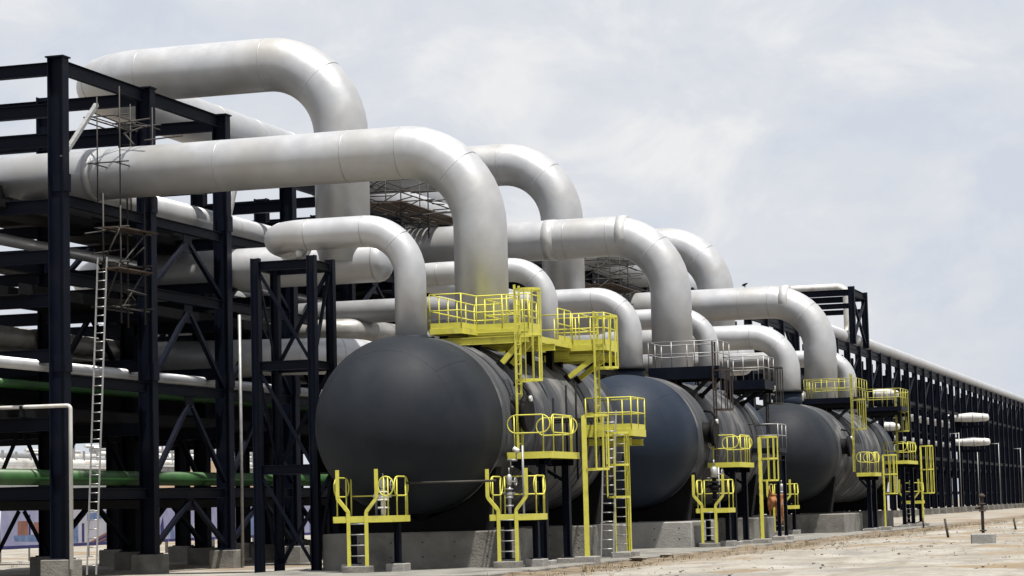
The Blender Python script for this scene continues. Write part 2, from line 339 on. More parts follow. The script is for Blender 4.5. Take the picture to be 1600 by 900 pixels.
# ------------------------------------------------------------------ pressure vessels
R0, ZC = 2.65, 4.16
def vessel(x0, ln, label, headmat, shellmat, pipes, collars):
    o = empty('pressure_vessel', (x0 + ln / 2, 0, ZC), label, 'tank', 'pressure vessels in a row')
    hd = R0 * .98
    prof = [(hd * -math.cos(a), R0 * math.sin(a)) for a in [k * math.pi / 2 / 22 for k in range(23)]]
    prof[0] = (prof[0][0], .001)
    MB().lathe_x(prof + [(1.3, R0)], (x0, 0, ZC), 72).build('head', M[headmat], o)
    MB().lathe_x([(1.3, R0), (1.31, R0 + .014)] + [(ln - .86, R0 + .014), (ln - .85, R0)], (x0, 0, ZC), 72).build('shell', M[shellmat], o)
    MB().lathe_x([(ln - .85, R0)] + [(ln - a, b) for a, b in reversed(prof)], (x0, 0, ZC), 72).build('head', M[headmat], o)
    for fr in (.80, ):
        a_ = math.asin(fr); s = MB(); s.tube([(x0 - hd * math.cos(a_), R0 * fr * math.cos(t_), ZC + R0 * fr * math.sin(t_)) for t_ in [k_ * math.pi / 24 for k_ in range(48)]], .005, 6, closed=True); s.build('weld_seam', M[headmat], o)
    for j_ in range(6):
        t_ = .3 + j_ * math.pi / 3; s = MB(); s.tube([(x0 - hd * math.cos(a_), R0 * math.sin(a_) * math.cos(t_), ZC + R0 * math.sin(a_) * math.sin(t_)) for a_ in [math.asin(.80) + k_ * (1.57 - math.asin(.80)) / 14 for k_ in range(15)]], .004, 6); s.build('weld_seam', M[headmat], o)
    k = 1.7
    while k < ln - 1:
        s = MB(); ring(s, (x0 + k, 0, ZC), (1, 0, 0), R0 + .014, random.choice((.06, .10, .22)), 72, .02); s.build('stiffener_ring', M[shellmat], o)
        k += random.choice((.55, 1.3, 1.9, 1.1))
    for px_, dia, collar in zip(pipes, collars, (0, 0, 0)):
        s = MB(); s.tube([(px_, 0, ZC + R0 - .35), (px_, 0, ZC + R0 + .03)], dia / 2 + .04, 40)
        s.build('nozzle', M[headmat], o)
    # saddles
    for sx in (x0 + 1.6, x0 + ln - 1.6):
        s = MB(); pts = [(-2.1, .0), (2.1, .0), (2.4, 1.9)]
        for i in range(13): a = math.radians(-32 - i * (116 / 12)); pts.append((math.cos(a) * (R0 + .05), ZC - .96 + math.sin(a) * (R0 + .05)))
        pts.append((-2.4, 1.9))
        nn = len(pts); vs = [(sx - .25, y, .96 + z) for y, z in pts] + [(sx + .25, y, .96 + z) for y, z in pts]
        s.add(vs, [(i, (i + 1) % nn, nn + (i + 1) % nn, nn + i) for i in range(nn)])
        c0 = len(s.v); s.add([(sx - .25, 0, 1.3), (sx + .25, 0, 1.3)], [])
        s.f += [(c0, (i + 1) % nn, i) for i in range(nn)] + [(c0 + 1, nn + i, nn + (i + 1) % nn) for i in range(nn)]; s.sm += [False] * (2 * nn)
        s.build('saddle', M['dark'], o)
    # manway on the flank with its hinged cover and swing arm
    mx = x0 + 2.5
    s = MB(); s.tube([(mx, -2.3, ZC + .3), (mx, -2.95, ZC + .3)], .42, 28); s.tube([(mx, -2.95, ZC + .3), (mx, -3.12, ZC + .3)], .55, 28); s.build('manway', M['dark'], o)
    s = MB(); s.tube([(mx + .1, -3.05, ZC + .3), (mx + .1, -3.05, ZC + .95), (mx + .1, -2.9, ZC + 1.15), (mx + .1, -2.6, ZC + 1.2)], .05, 8); s.build('swing_arm', M['dark'], o)
    s = MB(); s.tube([(mx, -3.12, ZC + .75), (mx, -3.2, ZC + .75)], .09, 14); s.build('gauge', M['white'], o)
    # pipe stubs under the shell
    for kx in (x0 + 4.5, x0 + 8.2):
        s = MB(); s.tube([(kx, -.6, 1.0), (kx, -.6, ZC - R0 + .2)], .16, 16); s.build('drain_pipe', M['dark'], o)
    return o
P1s, P1b, P1e = .22, 7.07, 14.36
P2s, P2b, P2e = 26.1, 33.3, 40.3
P3s, P3b, P3e = 59.2, 69.3, 79.2
vessel(-.55, 15.1, 'largest dark grey vessel nearest the camera, its rounded head facing left', 'head', 'shell', (P1s, P1b, P1e), (.96, 1.77, .82))
vessel(25.0, 15.4, 'blue-black middle vessel of the row with grey galvanised railings on top', 'vessel_blue', 'shell', (P2s, P2b, P2e), (.98, 1.75, .97))
vessel(57.6, 21.4, 'farthest and smallest-looking dark vessel, in front of the long column row', 'head', 'shell', (P3s, P3b, P3e - .6), (1.37, 1.89, 1.03))

# foundations
def foundation(x0, x1, y0, y1, ztop, label, mat='concrete', holes=True):
    o = empty('concrete_foundation', ((x0 + x1) / 2, (y0 + y1) / 2, -.1), label, 'foundation', 'concrete foundations under the vessels')
    MB().bevbox((x0, y0, -.5), (x1, y1, ztop), .04).build('wall_block', M[mat], o)
    if holes:
        for zz in (.25, .68):
            yy = y0 + .5
            while yy < y1 - .3:
                MB().tube([(x0 + .02, yy, zz), (x0 - .004, yy, zz)], .03, 10).build('tie_hole', M['hole'], o); yy += 1.0
            xx = x0 + .6
            while xx < x1 - .3:
                MB().tube([(xx, y0 + .02, zz), (xx, y0 - .004, zz)], .03, 10).build('tie_hole', M['hole'], o); xx += 1.2
    return o
foundation(-.15, 4.6, -2.85, 2.85, .98, 'stained concrete wall block under the near head of the largest vessel')
foundation(9.6, 14.6, -2.85, 2.55, .98, 'concrete wall block under the far end of the largest vessel')
foundation(24.2, 29.0, -2.75, 2.5, .93, 'concrete block coloured pale as if sunlit, with round tie holes, under the middle vessel', 'concrete_light')  # paler concrete than the other blocks: sunlight put into its colour
foundation(36.2, 40.6, -2.75, 2.5, .93, 'concrete block under the far end of the middle vessel, beside the orange sheet')
foundation(57.2, 63.0, -3.12, 2.5, .9, 'streaked grey concrete block under the near head of the farthest vessel')
foundation(74.5, 79.0, -2.4, 2.5, .9, 'shaded concrete block under the far end of the farthest vessel')

# ------------------------------------------------------------------ pipes of the vessels
def over(label, x, dia, ztop, zbase, yend, extra=(), mat='pipe', bands=(), R=None, n=44):
    return pipe(label, [(x, 0, zbase), (x, 0, ztop), (x, yend, ztop)] + list(extra), dia, R, mat, n, bands=bands, group='silver pipes rising from the vessels')
Y1 = at(414, 370, 'X', P1s).y
z1 = at(560, 362, 'X', P1s).z; z1b = at(500, 248, 'X', P1b).z; z1e = at(690, 428, 'X', P1e).z
over('slender silver pipe rising from the near head of the largest vessel', P1s, .96, z1, 6.5, Y1, [(P1s + 2.3, Y1, z1)])
_o = [x for x in COL.objects if x.name == 'insulated_pipe'][-1]
MB().tube([(P1s + 2.28, Y1, z1), (P1s + 2.36, Y1, z1)], .60, 36).build('blind_flange', M['seam'], _o)
over('big silver pipe arching over the yellow platform and running left out of frame', P1b, 1.77, z1b, 6.5, 30,
     bands=[((P1b, at(150, 255, 'X', P1b).y, z1b), (0, 1, 0), .30, 'seam')], n=56)
over('silver pipe behind the yellow upper platform, far end of the largest vessel', P1e, .86, z1e, 6.5, at(634, 428, 'X', P1e).y, [(P1e + 9, at(634, 428, 'X', P1e).y, z1e)])
z2 = at(900, 470, 'X', P2s).z; z2b = at(900, 373, 'X', P2b).z; z2e = at(1000, 500, 'X', P2e).z
over('slender silver pipe on a dark collar at the near end of the middle vessel', P2s, .98, z2, 6.5, 17)
over('big silver pipe with two pale bands arching down to the middle vessel', P2b, 1.77, z2b, 6.5, 24,
     bands=[((P2b, at(862, 373, 'X', P2b).y, z2b), (0, 1, 0), .5, 'band'), ((P2b, at(975, 370, 'X', P2b).y, z2b), (0, 1, 0), .42, 'band')], n=52)
over('silver pipe tucked behind the big pipe, far end of the middle vessel', P2e, .97, z2e, 6.5, 18)
z3 = at(1150, 528, 'X', P3s).z; z3b = at(1150, 475, 'X', P3b).z; z3e = at(1300, 560, 'X', P3e).z
over('silver pipe on a wide dark collar at the near end of the farthest vessel', P3s, 1.36, z3, 6.4, 18, R=1.9)
over('big silver pipe arching down to the farthest vessel with a pale band', P3b, 1.89, z3b, 6.5, 24,
     bands=[((P3b, at(1228, 475, 'X', P3b).y, z3b), (0, 1, 0), .5, 'band')], n=48)
over('short silver pipe bend at the far end of the farthest vessel', P3e - .6, 1.05, z3e, 6.5, 14)
def collar(x, dia, z0, z1, label):
    o = empty('pipe_collar', (x, 0, z0), label, 'pipe flange')
    MB().tube([(x, 0, z0), (x, 0, z1 - .12)], dia / 2 + .05, 40).build('neck', M['vessel_blue'], o)
    MB().tube([(x, 0, z1 - .12), (x, 0, z1)], dia / 2 + .12, 40).build('flange', M['dark'], o)
collar(P2s, .98, 6.6, 7.15, 'dark flanged collar under the slender pipe of the middle vessel')
collar(P3s, 1.36, 6.5, 7.5, 'dark flanged collar under the near pipe of the farthest vessel')

# high loops between the rack and the vessels: header, riser, top run, run along the rack
def loop(label, px, py, Y, w_px, topz, headz, yl, run, tip, mat='pipe', hl=22, hd=1.0):
    c = at(px, py, 'Y', Y); D = (c - CAM).dot(FW); dia = w_px / F * D
    pipe(label, [(c.x, Y, headz), (c.x, Y, topz), (c.x, yl, topz), (c.x + run, yl, topz)], dia, 1.45 * dia, mat, 52, group='high silver pipe loops', every=4.2)
    h = empty('pipe_header', (c.x, Y, headz), label.replace('loop', 'header below the loop'), 'pipe', 'silver headers under the high loops')
    dia *= hd
    pth, mk = fillet([(c.x, tip, headz), (c.x, hl, headz), (c.x + 20, hl, headz)], dia * 1.3)
    a = [V((c.x, tip - dia * .34 * math.sin(k * math.pi / 2 / 6), headz)) for k in range(6, 0, -1)]
    ra = [dia / 2 * math.cos(k * math.pi / 2 / 6) + .002 for k in range(6, 0, -1)]
    MB().tube(a + pth, dia / 2, 44, radii=ra + [dia / 2] * len(pth)).build('pipe_body', M['pipe'], h)
    s = MB(); ring(s, (c.x, tip + .05, headz), (0, 1, 0), dia / 2, .06, 44, .01); s.build('seam_ring', M['seam'], h)
    return c, dia
c1 = at(534, 250, 'Y', 9.0)
loop('tallest silver pipe loop, top left above the navy rack', 534, 250, 9.0, 85, at(400, 103, 'X', c1.x).z, at(560, 410, 'X', c1.x).z, at(118, 108, 'X', c1.x).y, 45, at(592, 402, 'X', c1.x).y, hl=at(116, 425, 'X', c1.x).y, hd=.76)
c2 = at(877, 300, 'Y', 6.4)
loop('silver pipe loop standing behind the banded pipe, centre of the picture', 877, 300, 6.4, 66, at(780, 258, 'X', c2.x).z, at(880, 492, 'X', c2.x).z, 19, 40, at(935, 470, 'X', c2.x).y)
c3 = at(1118, 430, 'Y', 8.4)
loop('smallest silver pipe loop, behind the bend right of the centre', 1118, 430, 8.4, 56, at(1060, 383, 'X', c3.x).z, at(1120, 560, 'X', c3.x).z, 18, 40, at(1160, 550, 'X', c3.x).y)

# ------------------------------------------------------------------ stairs, platforms and ladders
def railing(o, path, mat, h=1.05, toe=True, spacing=.95, r=.020):
    path = [V(p) for p in path]
    for hh, nm in ((h, 'top_rail'), (h * .52, 'mid_rail')):
        s = MB(); s.tube([p + V((0, 0, hh)) for p in path], r, 8); s.build(nm, mat, o)
    done = []
    for a, b in zip(path[:-1], path[1:]):
        ln = (b - a).length; n = max(1, round(ln / spacing))
        for k in range(n + 1):
            p = a + (b - a) * k / n
            if all((p - d).length > .05 for d in done): done.append(p); rod(o, 'post', p, p + V((0, 0, h)), r * 1.1, mat)
        if toe: member(o, 'toe_plate', a + V((0, 0, .09)), b + V((0, 0, .09)), .16, .012, mat, kind='box')
def loop_rail(o, a, b, mat, h=1.1, r=.021):
    """a round-ended rail panel on two posts"""
    a = V(a); b = V(b); d = (b - a).normalized(); ln = (b - a).length; rr = min(.27, ln / 2 - .02); zc = h - .27
    pts = []
    for cc, s0 in ((b - d * rr, -1), (a + d * rr, 1)):
        for k in range(9):
            ang = math.pi / 2 * -s0 * 1 + 0; th = math.pi / 2 - k * math.pi / 8
            pts.append(cc + d * (rr * math.cos(th)) * (-s0) + V((0, 0, zc + .27 * math.sin(th) * (-s0))))
    MB().tube(pts, r, 8, closed=True).build('loop_rail', mat, o)
    n = max(2, round(ln / .8))
    for k in range(n):
        p = a + d * (rr * .8 + (ln - 1.6 * rr) * (k / (n - 1))); rod(o, 'post', p, p + V((0, 0, h)), r, mat)
def deck(o, poly, z, mat, thick=.16, fascia=None):
    MB().prism(poly, z - .05, z).build('grating', M['galv'] if fascia is None else mat, o)
    s = MB(); n = len(poly)
    for i in range(n):
        a = V((*poly[i], z - thick / 2)); b = V((*poly[(i + 1) % n], z - thick / 2)); d = (b - a).normalized() * .03
        s.bar(a - d * .0, b, .06, thick)
    s.build('edge_beam', mat, o)
    xs = [p[0] for p in poly]; ys = [p[1] for p in poly]
    x = min(xs) + .5
    while x < max(xs) - .2 and n == 4:
        member(o, 'joist', (x, min(ys) + .08, z - .12), (x, max(ys) - .08, z - .12), .12, .05, mat, kind='box'); x += .7
def plinth(o, x, y, zt, s=.28, zb=-.25, mat='concrete_light'):
    MB().bevbox((x - s, y - s, zb), (x + s, y + s, zt), .02).build('plinth', M[mat], o)
def leg(o, x, y, z0, z1, mat, s=.16):
    member(o, 'leg', (x, y, z0), (x, y, z1), s, s, mat, (0, 1, 0))
    MB().bevbox((x - .17, y - .17, z0), (x + .17, y + .17, z0 + .03), .01).build('base_plate', mat, o)
def ladder_parts(o, x, y, z0, z1, face, mat, rungmat, wd=.45, rail=(.07, .03)):
    f = V((face[0], face[1], 0)).normalized(); s = V((-f.y, f.x, 0)); b = V((x, y, 0))
    for k in (-1, 1):
        p = b + s * (wd / 2 * k); member(o, 'ladder_rail', p + V((0, 0, z0)), p + V((0, 0, z1)), rail[0], rail[1], mat, f, 'box')
    z = z0 + .25
    while z < z1 - .1:
        rod(o, 'rung', b - s * (wd / 2) + V((0, 0, z)), b + s * (wd / 2) + V((0, 0, z)), .014, rungmat); z += .3
def cage_parts(o, x, y, z0, z1, face, mat, r=.38):
    f = V((face[0], face[1], 0)).normalized(); s = V((-f.y, f.x, 0)); b = V((x, y, 0))
    arc = [b + s * (.24 * (1 if k == 0 else 1)) for k in (0,)] ; arc = []
    for k in range(13):
        a = math.radians(-110 + k * 220 / 12); arc.append(b + f * (.36 + r * math.cos(a)) + s * (r * math.sin(a)))
    arc = [b - s * .24] + arc + [b + s * .24]
    n = max(2, round((z1 - z0) / 1.15) + 1)
    for k in range(n):
        z = z0 + (z1 - z0) * k / (n - 1); q = MB()
        for a, c in zip(arc[:-1], arc[1:]): q.bar(a + V((0, 0, z)), c + V((0, 0, z)), .012, .07)
        q.build('cage_hoop', mat, o)
    for k in (2, 4, 7, 10, 12): member(o, 'cage_bar', arc[k] + V((0, 0, z0)), arc[k] + V((0, 0, z1)), .05, .012, mat, arc[k] - b, 'box')
def caged_ladder(label, x, y, z0, z1, face, mat, cage0, rungmat=None, feet=False, cage1=None):
    o = empty('caged_ladder', (x, y, z0), label, 'ladder', 'caged ladders of the vessels')
    ladder_parts(o, x, y, z0, z1, face, mat, rungmat or M['galv'], rail=(.14, .075) if feet and cage0 > 1.95 else (.07, .03))
    if cage0 is not None: cage_parts(o, x, y, cage0, cage1 or z1, face, mat)
    if feet: plinth(o, x, y, z0, .33)
    return o

def low_platform(label, x, yc, wdt, zd, zfoot, mat, rung, dx=1.25, loops=True):
    """small valve platform with a splayed ladder on its side facing -X"""
    o = empty('valve_platform', (x + dx / 2, yc, -.08), label, 'platform', 'small yellow valve platforms')
    y0, y1 = yc - wdt / 2, yc + wdt / 2
    deck(o, [(x, y0), (x + dx, y0), (x + dx, y1), (x, y1)], zd, mat, .18)
    ly = yc + wdt * .10
    for k in (-1, 1):
        p = [(x - .04, ly + .27 * k, zfoot), (x - .04, ly + .27 * k, zd + .12), (x - .04, ly + (.27 + .32) * k, zd + .5), (x - .04, ly + (.27 + .32) * k, zd + 1.32)]
        pp, _ = fillet(p, .15, 4); q = MB()
        for a, b in zip(pp[:-1], pp[1:]): q.bar(a, b, .10, .045, (1, 0, 0))
        q.build('ladder_rail', mat, o)
    z = zfoot + .28
    while z < zd:
        rod(o, 'rung', (x - .04, ly - .27, z), (x - .04, ly + .27, z), .016, rung); z += .3
    a0 = ly + .59; a1 = ly - .59
    if y1 - a0 > .25: loop_rail(o, (x, y1, zd), (x, a0 + .04, zd), mat)
    if a1 - y0 > .25: loop_rail(o, (x, a1 - .04, zd), (x, y0, zd), mat)
    loop_rail(o, (x + .05, y0, zd), (x + dx - .05, y0, zd), mat); loop_rail(o, (x + .05, y1, zd), (x + dx - .05, y1, zd), mat)
    railing(o, [(x + dx, y1 - .05, zd), (x + dx, y0 + .05, zd)], mat, 1.1, False, 1.6)
    for yy in (y0 + .18, y1 - .28):
        leg(o, x + dx * .6, yy, .14, zd - .17, M['steel'], .17); plinth(o, x + dx * .6, yy, .14)
    plinth(o, x - .04, ly, zfoot, .36, mat='concrete')
    return o
YL, OL = M['yellow'], M['olive']
low_platform('low yellow platform with ladder in front of the largest vessel head', -3.6, .16, 1.82, 1.5, .10, YL, M['galv'])
low_platform('low yellow platform with ladder at the right shoulder of the largest vessel', -1.0, -3.42, 1.32, 1.45, .10, YL, M['galv'])
low_platform('low yellow platform with ladder in front of the sunlit block of the middle vessel', 24.4, -3.55, 1.25, 1.42, .08, YL, M['galv'])
low_platform('low yellow platform half hidden beside the orange sheet and grey block', 54.0, at(1222, 800, 'X', 54).y, 1.3, 1.4, .08, YL, M['galv'])
low_platform('tiny low yellow platform under the last mid platform, far right', 80.5, at(1424, 775, 'X', 80.5).y, 1.2, 1.45, .08, YL, M['galv'])

def mid_platform(label, x0, x1, z, yi, yo, mat, lx, legs=True):
    """platform beside the manway; loop rails on the end facing the camera"""
    o = empty('access_platform', ((x0 + x1) / 2, (yi + yo) / 2, -.08), label, 'platform', 'mid-height yellow platforms')
    deck(o, [(x0, yo), (x1, yo), (x1, yi), (x0, yi)], z, mat, .2)
    loop_rail(o, (x0, yi, z), (x0, yo + .02, z), mat); loop_rail(o, (x0 + .06, yo, z), (x1 - .5, yo, z), mat); loop_rail(o, (x1, yo + .03, z), (x1, yi, z), mat)
    for xx in (x0 + .25, x1 - .25):
        leg(o, xx, yo + .35, .06, z - .2, M['steel'], .22); plinth(o, xx, yo + .35, .06)
        member(o, 'bracket', (xx, yi - .05, z - .3), (xx, yo + .1, z - .3), .2, .1, M['steel'])
        member(o, 'knee_brace', (xx, yo + .35, z - .9), (xx, yi - .1, z - .35), .1, .08, M['steel'], kind='box')
    return o
mid_platform('yellow manway platform on the flank of the largest vessel', 1.0, 3.95, 3.28, -2.7, -4.05, YL, 0)
caged_ladder('yellow double-rail ladder with short cage rising past the largest vessel manway platform', 3.75, -4.3, .10, 4.4, (.25, -1), YL, 2.75, M['galv'], True)
mid_platform('yellow manway platform on the flank of the middle vessel', 27.9, 30.6, 3.25, -2.65, -3.95, YL, 0)
caged_ladder('yellow ladder with short cage beside the middle vessel manway platform', 30.75, -4.2, .10, 4.3, (.25, -1), YL, 2.5, M['galv'], True)
mid_platform('yellow manway platform low on the flank of the farthest vessel', 61.6, 63.9, 3.05, at(1339, 740, 'X', 61.6).y, at(1366, 740, 'X', 61.6).y, YL, 0)
caged_ladder('yellow ladder with short cage beside the farthest vessel manway platform', 64.0, -4.2, .10, 4.0, (.25, -1), YL, 1.9, M['olive'], True)
mid_platform('last yellow platform on dark legs, right of the farthest vessel', 74.8, 78.9, 3.85, -2.6, -4.0, YL, 0)
caged_ladder('tall thin yellow ladder with cage, farthest right of the platforms', 79.0, -4.2, .10, 4.75, (.25, -1), YL, 1.9, M['olive'], True)

def top_platform(label, poly, z, mat, rails, struts, posts, group='platforms on top of the vessels', fas=.32, toe=True, strutmat=None, deckmat=None):
    o = empty('access_platform', (sum(p[0] for p in poly) / len(poly), sum(p[1] for p in poly) / len(poly), z), label, 'platform', group)
    deck(o, poly, z, deckmat or (mat if strutmat is None else M['steel']), fas, True)
    for r in rails: railing(o, [(x, y, z) for x, y in r], mat, toe=toe and strutmat is None)
    for a, b in struts:
        member(o, 'strut', a, b, .16, .13, strutmat or mat, kind='box')
        a = V(a); b = V(b); d = (b - a).normalized(); MB().bar(b - d * .12, b + d * .16, .24, .24).build('strut_foot', M['dark'], o)
    for x, y in posts:
        zt = ZC + math.sqrt(max(.1, R0 * R0 - y * y)) - .05; member(o, 'support_post', (x, y, zt), (x, y, z - .2), .22, .22, M['dark'], (0, 1, 0))
    for x in (min(p[0] for p in poly) + .12, max(p[0] for p in poly) - .12):
        ys = [p[1] for p in poly]; member(o, 'cross_beam', (x, max(ys) - .05, z - .42), (x, min(ys) + .05, z - .42), .22, .14, M['dark'] if strutmat is not None else mat)
    return o
def surf(x, y): return (x, y, ZC + math.sqrt(R0 * R0 - y * y) + .04)
yA = at(672, 515, 'X', 1.5).y; yB = at(721, 515, 'X', 1.5).y; yC = at(745, 518, 'X', 2.7).y; yD = at(826, 523, 'X', 2.7).y
P1o = top_platform('bright yellow crossover platform on top of the largest vessel, between its first two pipes',
    [(1.5, yA), (1.5, yB), (2.7, yC), (2.7, yD), (4.0, yD), (4.0, -1.1), (5.8, -1.1), (5.8, yA)], 7.12, YL,
    [[(1.5, yA), (1.5, yB), (2.7, yC), (2.7, yD), (4.0, yD)], [(4.0, yD + .8), (4.0, -1.1), (5.8, -1.1), (5.8, yA), (1.5, yA)], [(2.9, yD + .75), (3.95, yD + .75)]],
    [((2.85, yD + .15, 6.9), surf(2.75, -1.95)), ((3.8, yD + .15, 6.9), surf(3.7, -1.95))],
    [(1.9, .7), (1.9, 0), (1.9, -.45), (2.9, -.7), (2.9, -1.2), (3.8, .6), (3.8, -.4), (5, .6), (5, -.3)], fas=.17)
for xx in (2.74, 3.95): member(P1o, 'main_beam', (xx, yC + .3, 6.86), (xx, yD + .02, 6.86), .34, .16, YL)
yE = at(846, 545, 'X', 9.6).y; yF = at(945, 550, 'X', 9.6).y
top_platform('second yellow crossover platform on the largest vessel, beside its far pipe',
    [(9.6, yE), (9.6, yF), (11.2, yF), (11.2, yE)], 7.0, YL,
    [[(9.6, yE), (9.6, yF), (11.2, yF)], [(11.2, yF + .7), (11.2, yE)], [(9.7, yF + .9), (11.1, yF + .9)]],
    [((9.75, yF + .15, 6.75), surf(9.7, -2.05)), ((11.0, yF + .15, 6.75), surf(10.95, -2.05))], [(9.9, yE - .2), (9.9, -1.3), (11, yE - .2), (11, -1.3)], fas=.2)
# walkway joining the two
top_platform('narrow yellow walkway along the crown of the largest vessel between its platforms', [(4.1, -1.5), (4.1, -2.3), (9.5, -2.3), (9.5, -1.5)], 7.08, YL,
    [[(4.1, -2.3), (5.6, -2.3)], [(8.0, -2.3), (9.5, -2.3)]], [], [(4.6, -1.7), (6.8, -1.7), (9, -1.7)], fas=.2)
caged_ladder('yellow caged ladder from the manway platform up to the first crossover', 1.75, -2.86, 3.3, 8.35, (0, -1), YL, 5.45, YL, False, 8.2)
caged_ladder('yellow caged ladder up to the second crossover of the largest vessel', 9.75, -3.1, 4.1, 8.1, (0, -1), YL, 6.2, YL, False, 7.9)
yG = at(916, 676, 'X', 9.6).y; yH = at(987, 680, 'X', 9.6).y
o = top_platform('boxy yellow landing hung beside the far end of the largest vessel', [(9.6, yG), (9.6, yH), (11.4, yH), (11.4, yG)], 4.15, YL,
    [[(9.6, yG), (9.6, yH), (11.4, yH), (11.4, yG)]], [], [], fas=.24)
for xx in (9.5, ):
    member(o, 'leg', (xx, yH + .16, .12), (xx, yH + .16, 3.85), .15, .13, YL, (0, 1, 0)); plinth(o, xx, yH + .16, .12)
yI = at(969, 760, 'X', 9.3).y
caged_ladder('yellow ladder in a long hoop cage hanging below the boxy landing', 9.45, yI, .10, 4.2, (-1, 0), YL, 1.9, M['galv'], True, 4.0)

# middle vessel, galvanised tops
GV = M['galv']; gp = 'platforms on top of the vessels'
ya = at(1014, 577, 'X', 28.4).y; yb = at(1122, 577, 'X', 28.4).y
top_platform('grey railed crossover platform on top of the middle vessel, before its big pipe', [(28.4, ya), (28.4, yb), (30.6, yb), (30.6, ya)], 7.22, GV,
    [[(28.4, ya), (28.4, yb), (30.6, yb)], [(30.6, yb + .7), (30.6, ya), (28.4, ya)]], [((28.6, yb + .2, 6.95), surf(28.5, -1.9)), ((30.3, yb + .2, 6.95), surf(30.2, -1.9))],
    [(28.7, ya - .2), (28.7, -.6), (28.7, -1.1), (30.2, -.2), (30.2, -1)], fas=.5, strutmat=M['dark'])
ya = at(1130, 598, 'X', 36.2).y; yb = at(1194, 598, 'X', 36.2).y
top_platform('smaller grey railed platform on the far end of the middle vessel', [(36.2, ya), (36.2, yb), (38.4, yb), (38.4, ya)], 6.98, GV,
    [[(36.2, ya), (36.2, yb), (38.4, yb)], [(38.4, yb + .7), (38.4, ya), (36.2, ya)]], [((36.4, yb + .2, 6.75), surf(36.3, -1.95)), ((38.1, yb + .2, 6.75), surf(38.0, -1.95))],
    [(36.5, ya - .2), (36.5, -1), (38, -.8)], fas=.4, strutmat=M['dark'])
caged_ladder('rust-brown caged ladder against the middle vessel, under its grey platform', 28.2, -2.95, 3.3, 8.2, (0, -1), M['rust_paint'], 5.4, M['tube'], False, 7.0)
caged_ladder('dark ladder up to the smaller grey platform of the middle vessel', 38.6, -3.0, 4.1, 8.0, (0, -1), M['tube'], 6.0, M['tube'], False, 7.6)
ya = at(1168, 690, 'X', 36.6).y; yb = at(1216, 690, 'X', 36.6).y
o = top_platform('grey landing with thin rails between the middle and farthest vessels', [(36.6, ya), (36.6, yb), (38.4, yb), (38.4, ya)], 3.98, M['galv'],
    [[(36.6, ya), (36.6, yb), (38.4, yb), (38.4, ya)]], [], [], fas=.2, toe=False, deckmat=M['steel'])
for xx in (36.75, 38.25): member(o, 'leg', (xx, yb + .1, .1), (xx, yb + .1, 3.7), .15, .15, M['steel'], (0, 1, 0)); plinth(o, xx, yb + .1, .1)
# farthest vessel, faded tops
ya = at(1257, 624, 'X', 63).y; yb = at(1339, 624, 'X', 63).y
top_platform('faded yellow platform on top of the farthest vessel, nearer one', [(63, ya), (63, yb), (66.5, yb), (66.5, ya)], 7.2, OL,
    [[(63, ya), (63, yb), (66.5, yb)], [(66.5, yb + .7), (66.5, ya), (63, ya)], [(64.5, ya), (64.5, yb + .9)]], [((63.2, yb + .2, 6.9), surf(63.1, -1.9))],
    [(63.3, y) for y in (ya - .2, -.4, -.8, -1.2)] + [(65, y) for y in (ya - .2, -.6, -1.2)], fas=.3, strutmat=M['dark'])
ya = at(1344, 638, 'X', 73).y; yb = at(1408, 641, 'X', 73).y
top_platform('faded yellow platform on top of the farthest vessel, far one', [(73, ya), (73, yb), (76, yb), (76, ya)], 7.0, OL,
    [[(73, ya), (73, yb), (76, yb)], [(76, yb + .7), (76, ya), (73, ya)]], [((73.2, yb + .2, 6.8), surf(73.1, -1.95))], [(73.3, ya - .2), (73.3, -1), (75.5, -1)], fas=.25, strutmat=M['dark'])
caged_ladder('faded yellow caged ladder up the flank of the farthest vessel', 61.6, -3.0, 3.1, 8.4, (0, -1), OL, 5.4, OL, False, 7.0)
caged_ladder('thin faded yellow ladder beside the white pipe stub and farthest vessel', 75.6, -3.3, 3.9, 8.1, (0, -1), OL, 5.6, OL, False, 7.9)

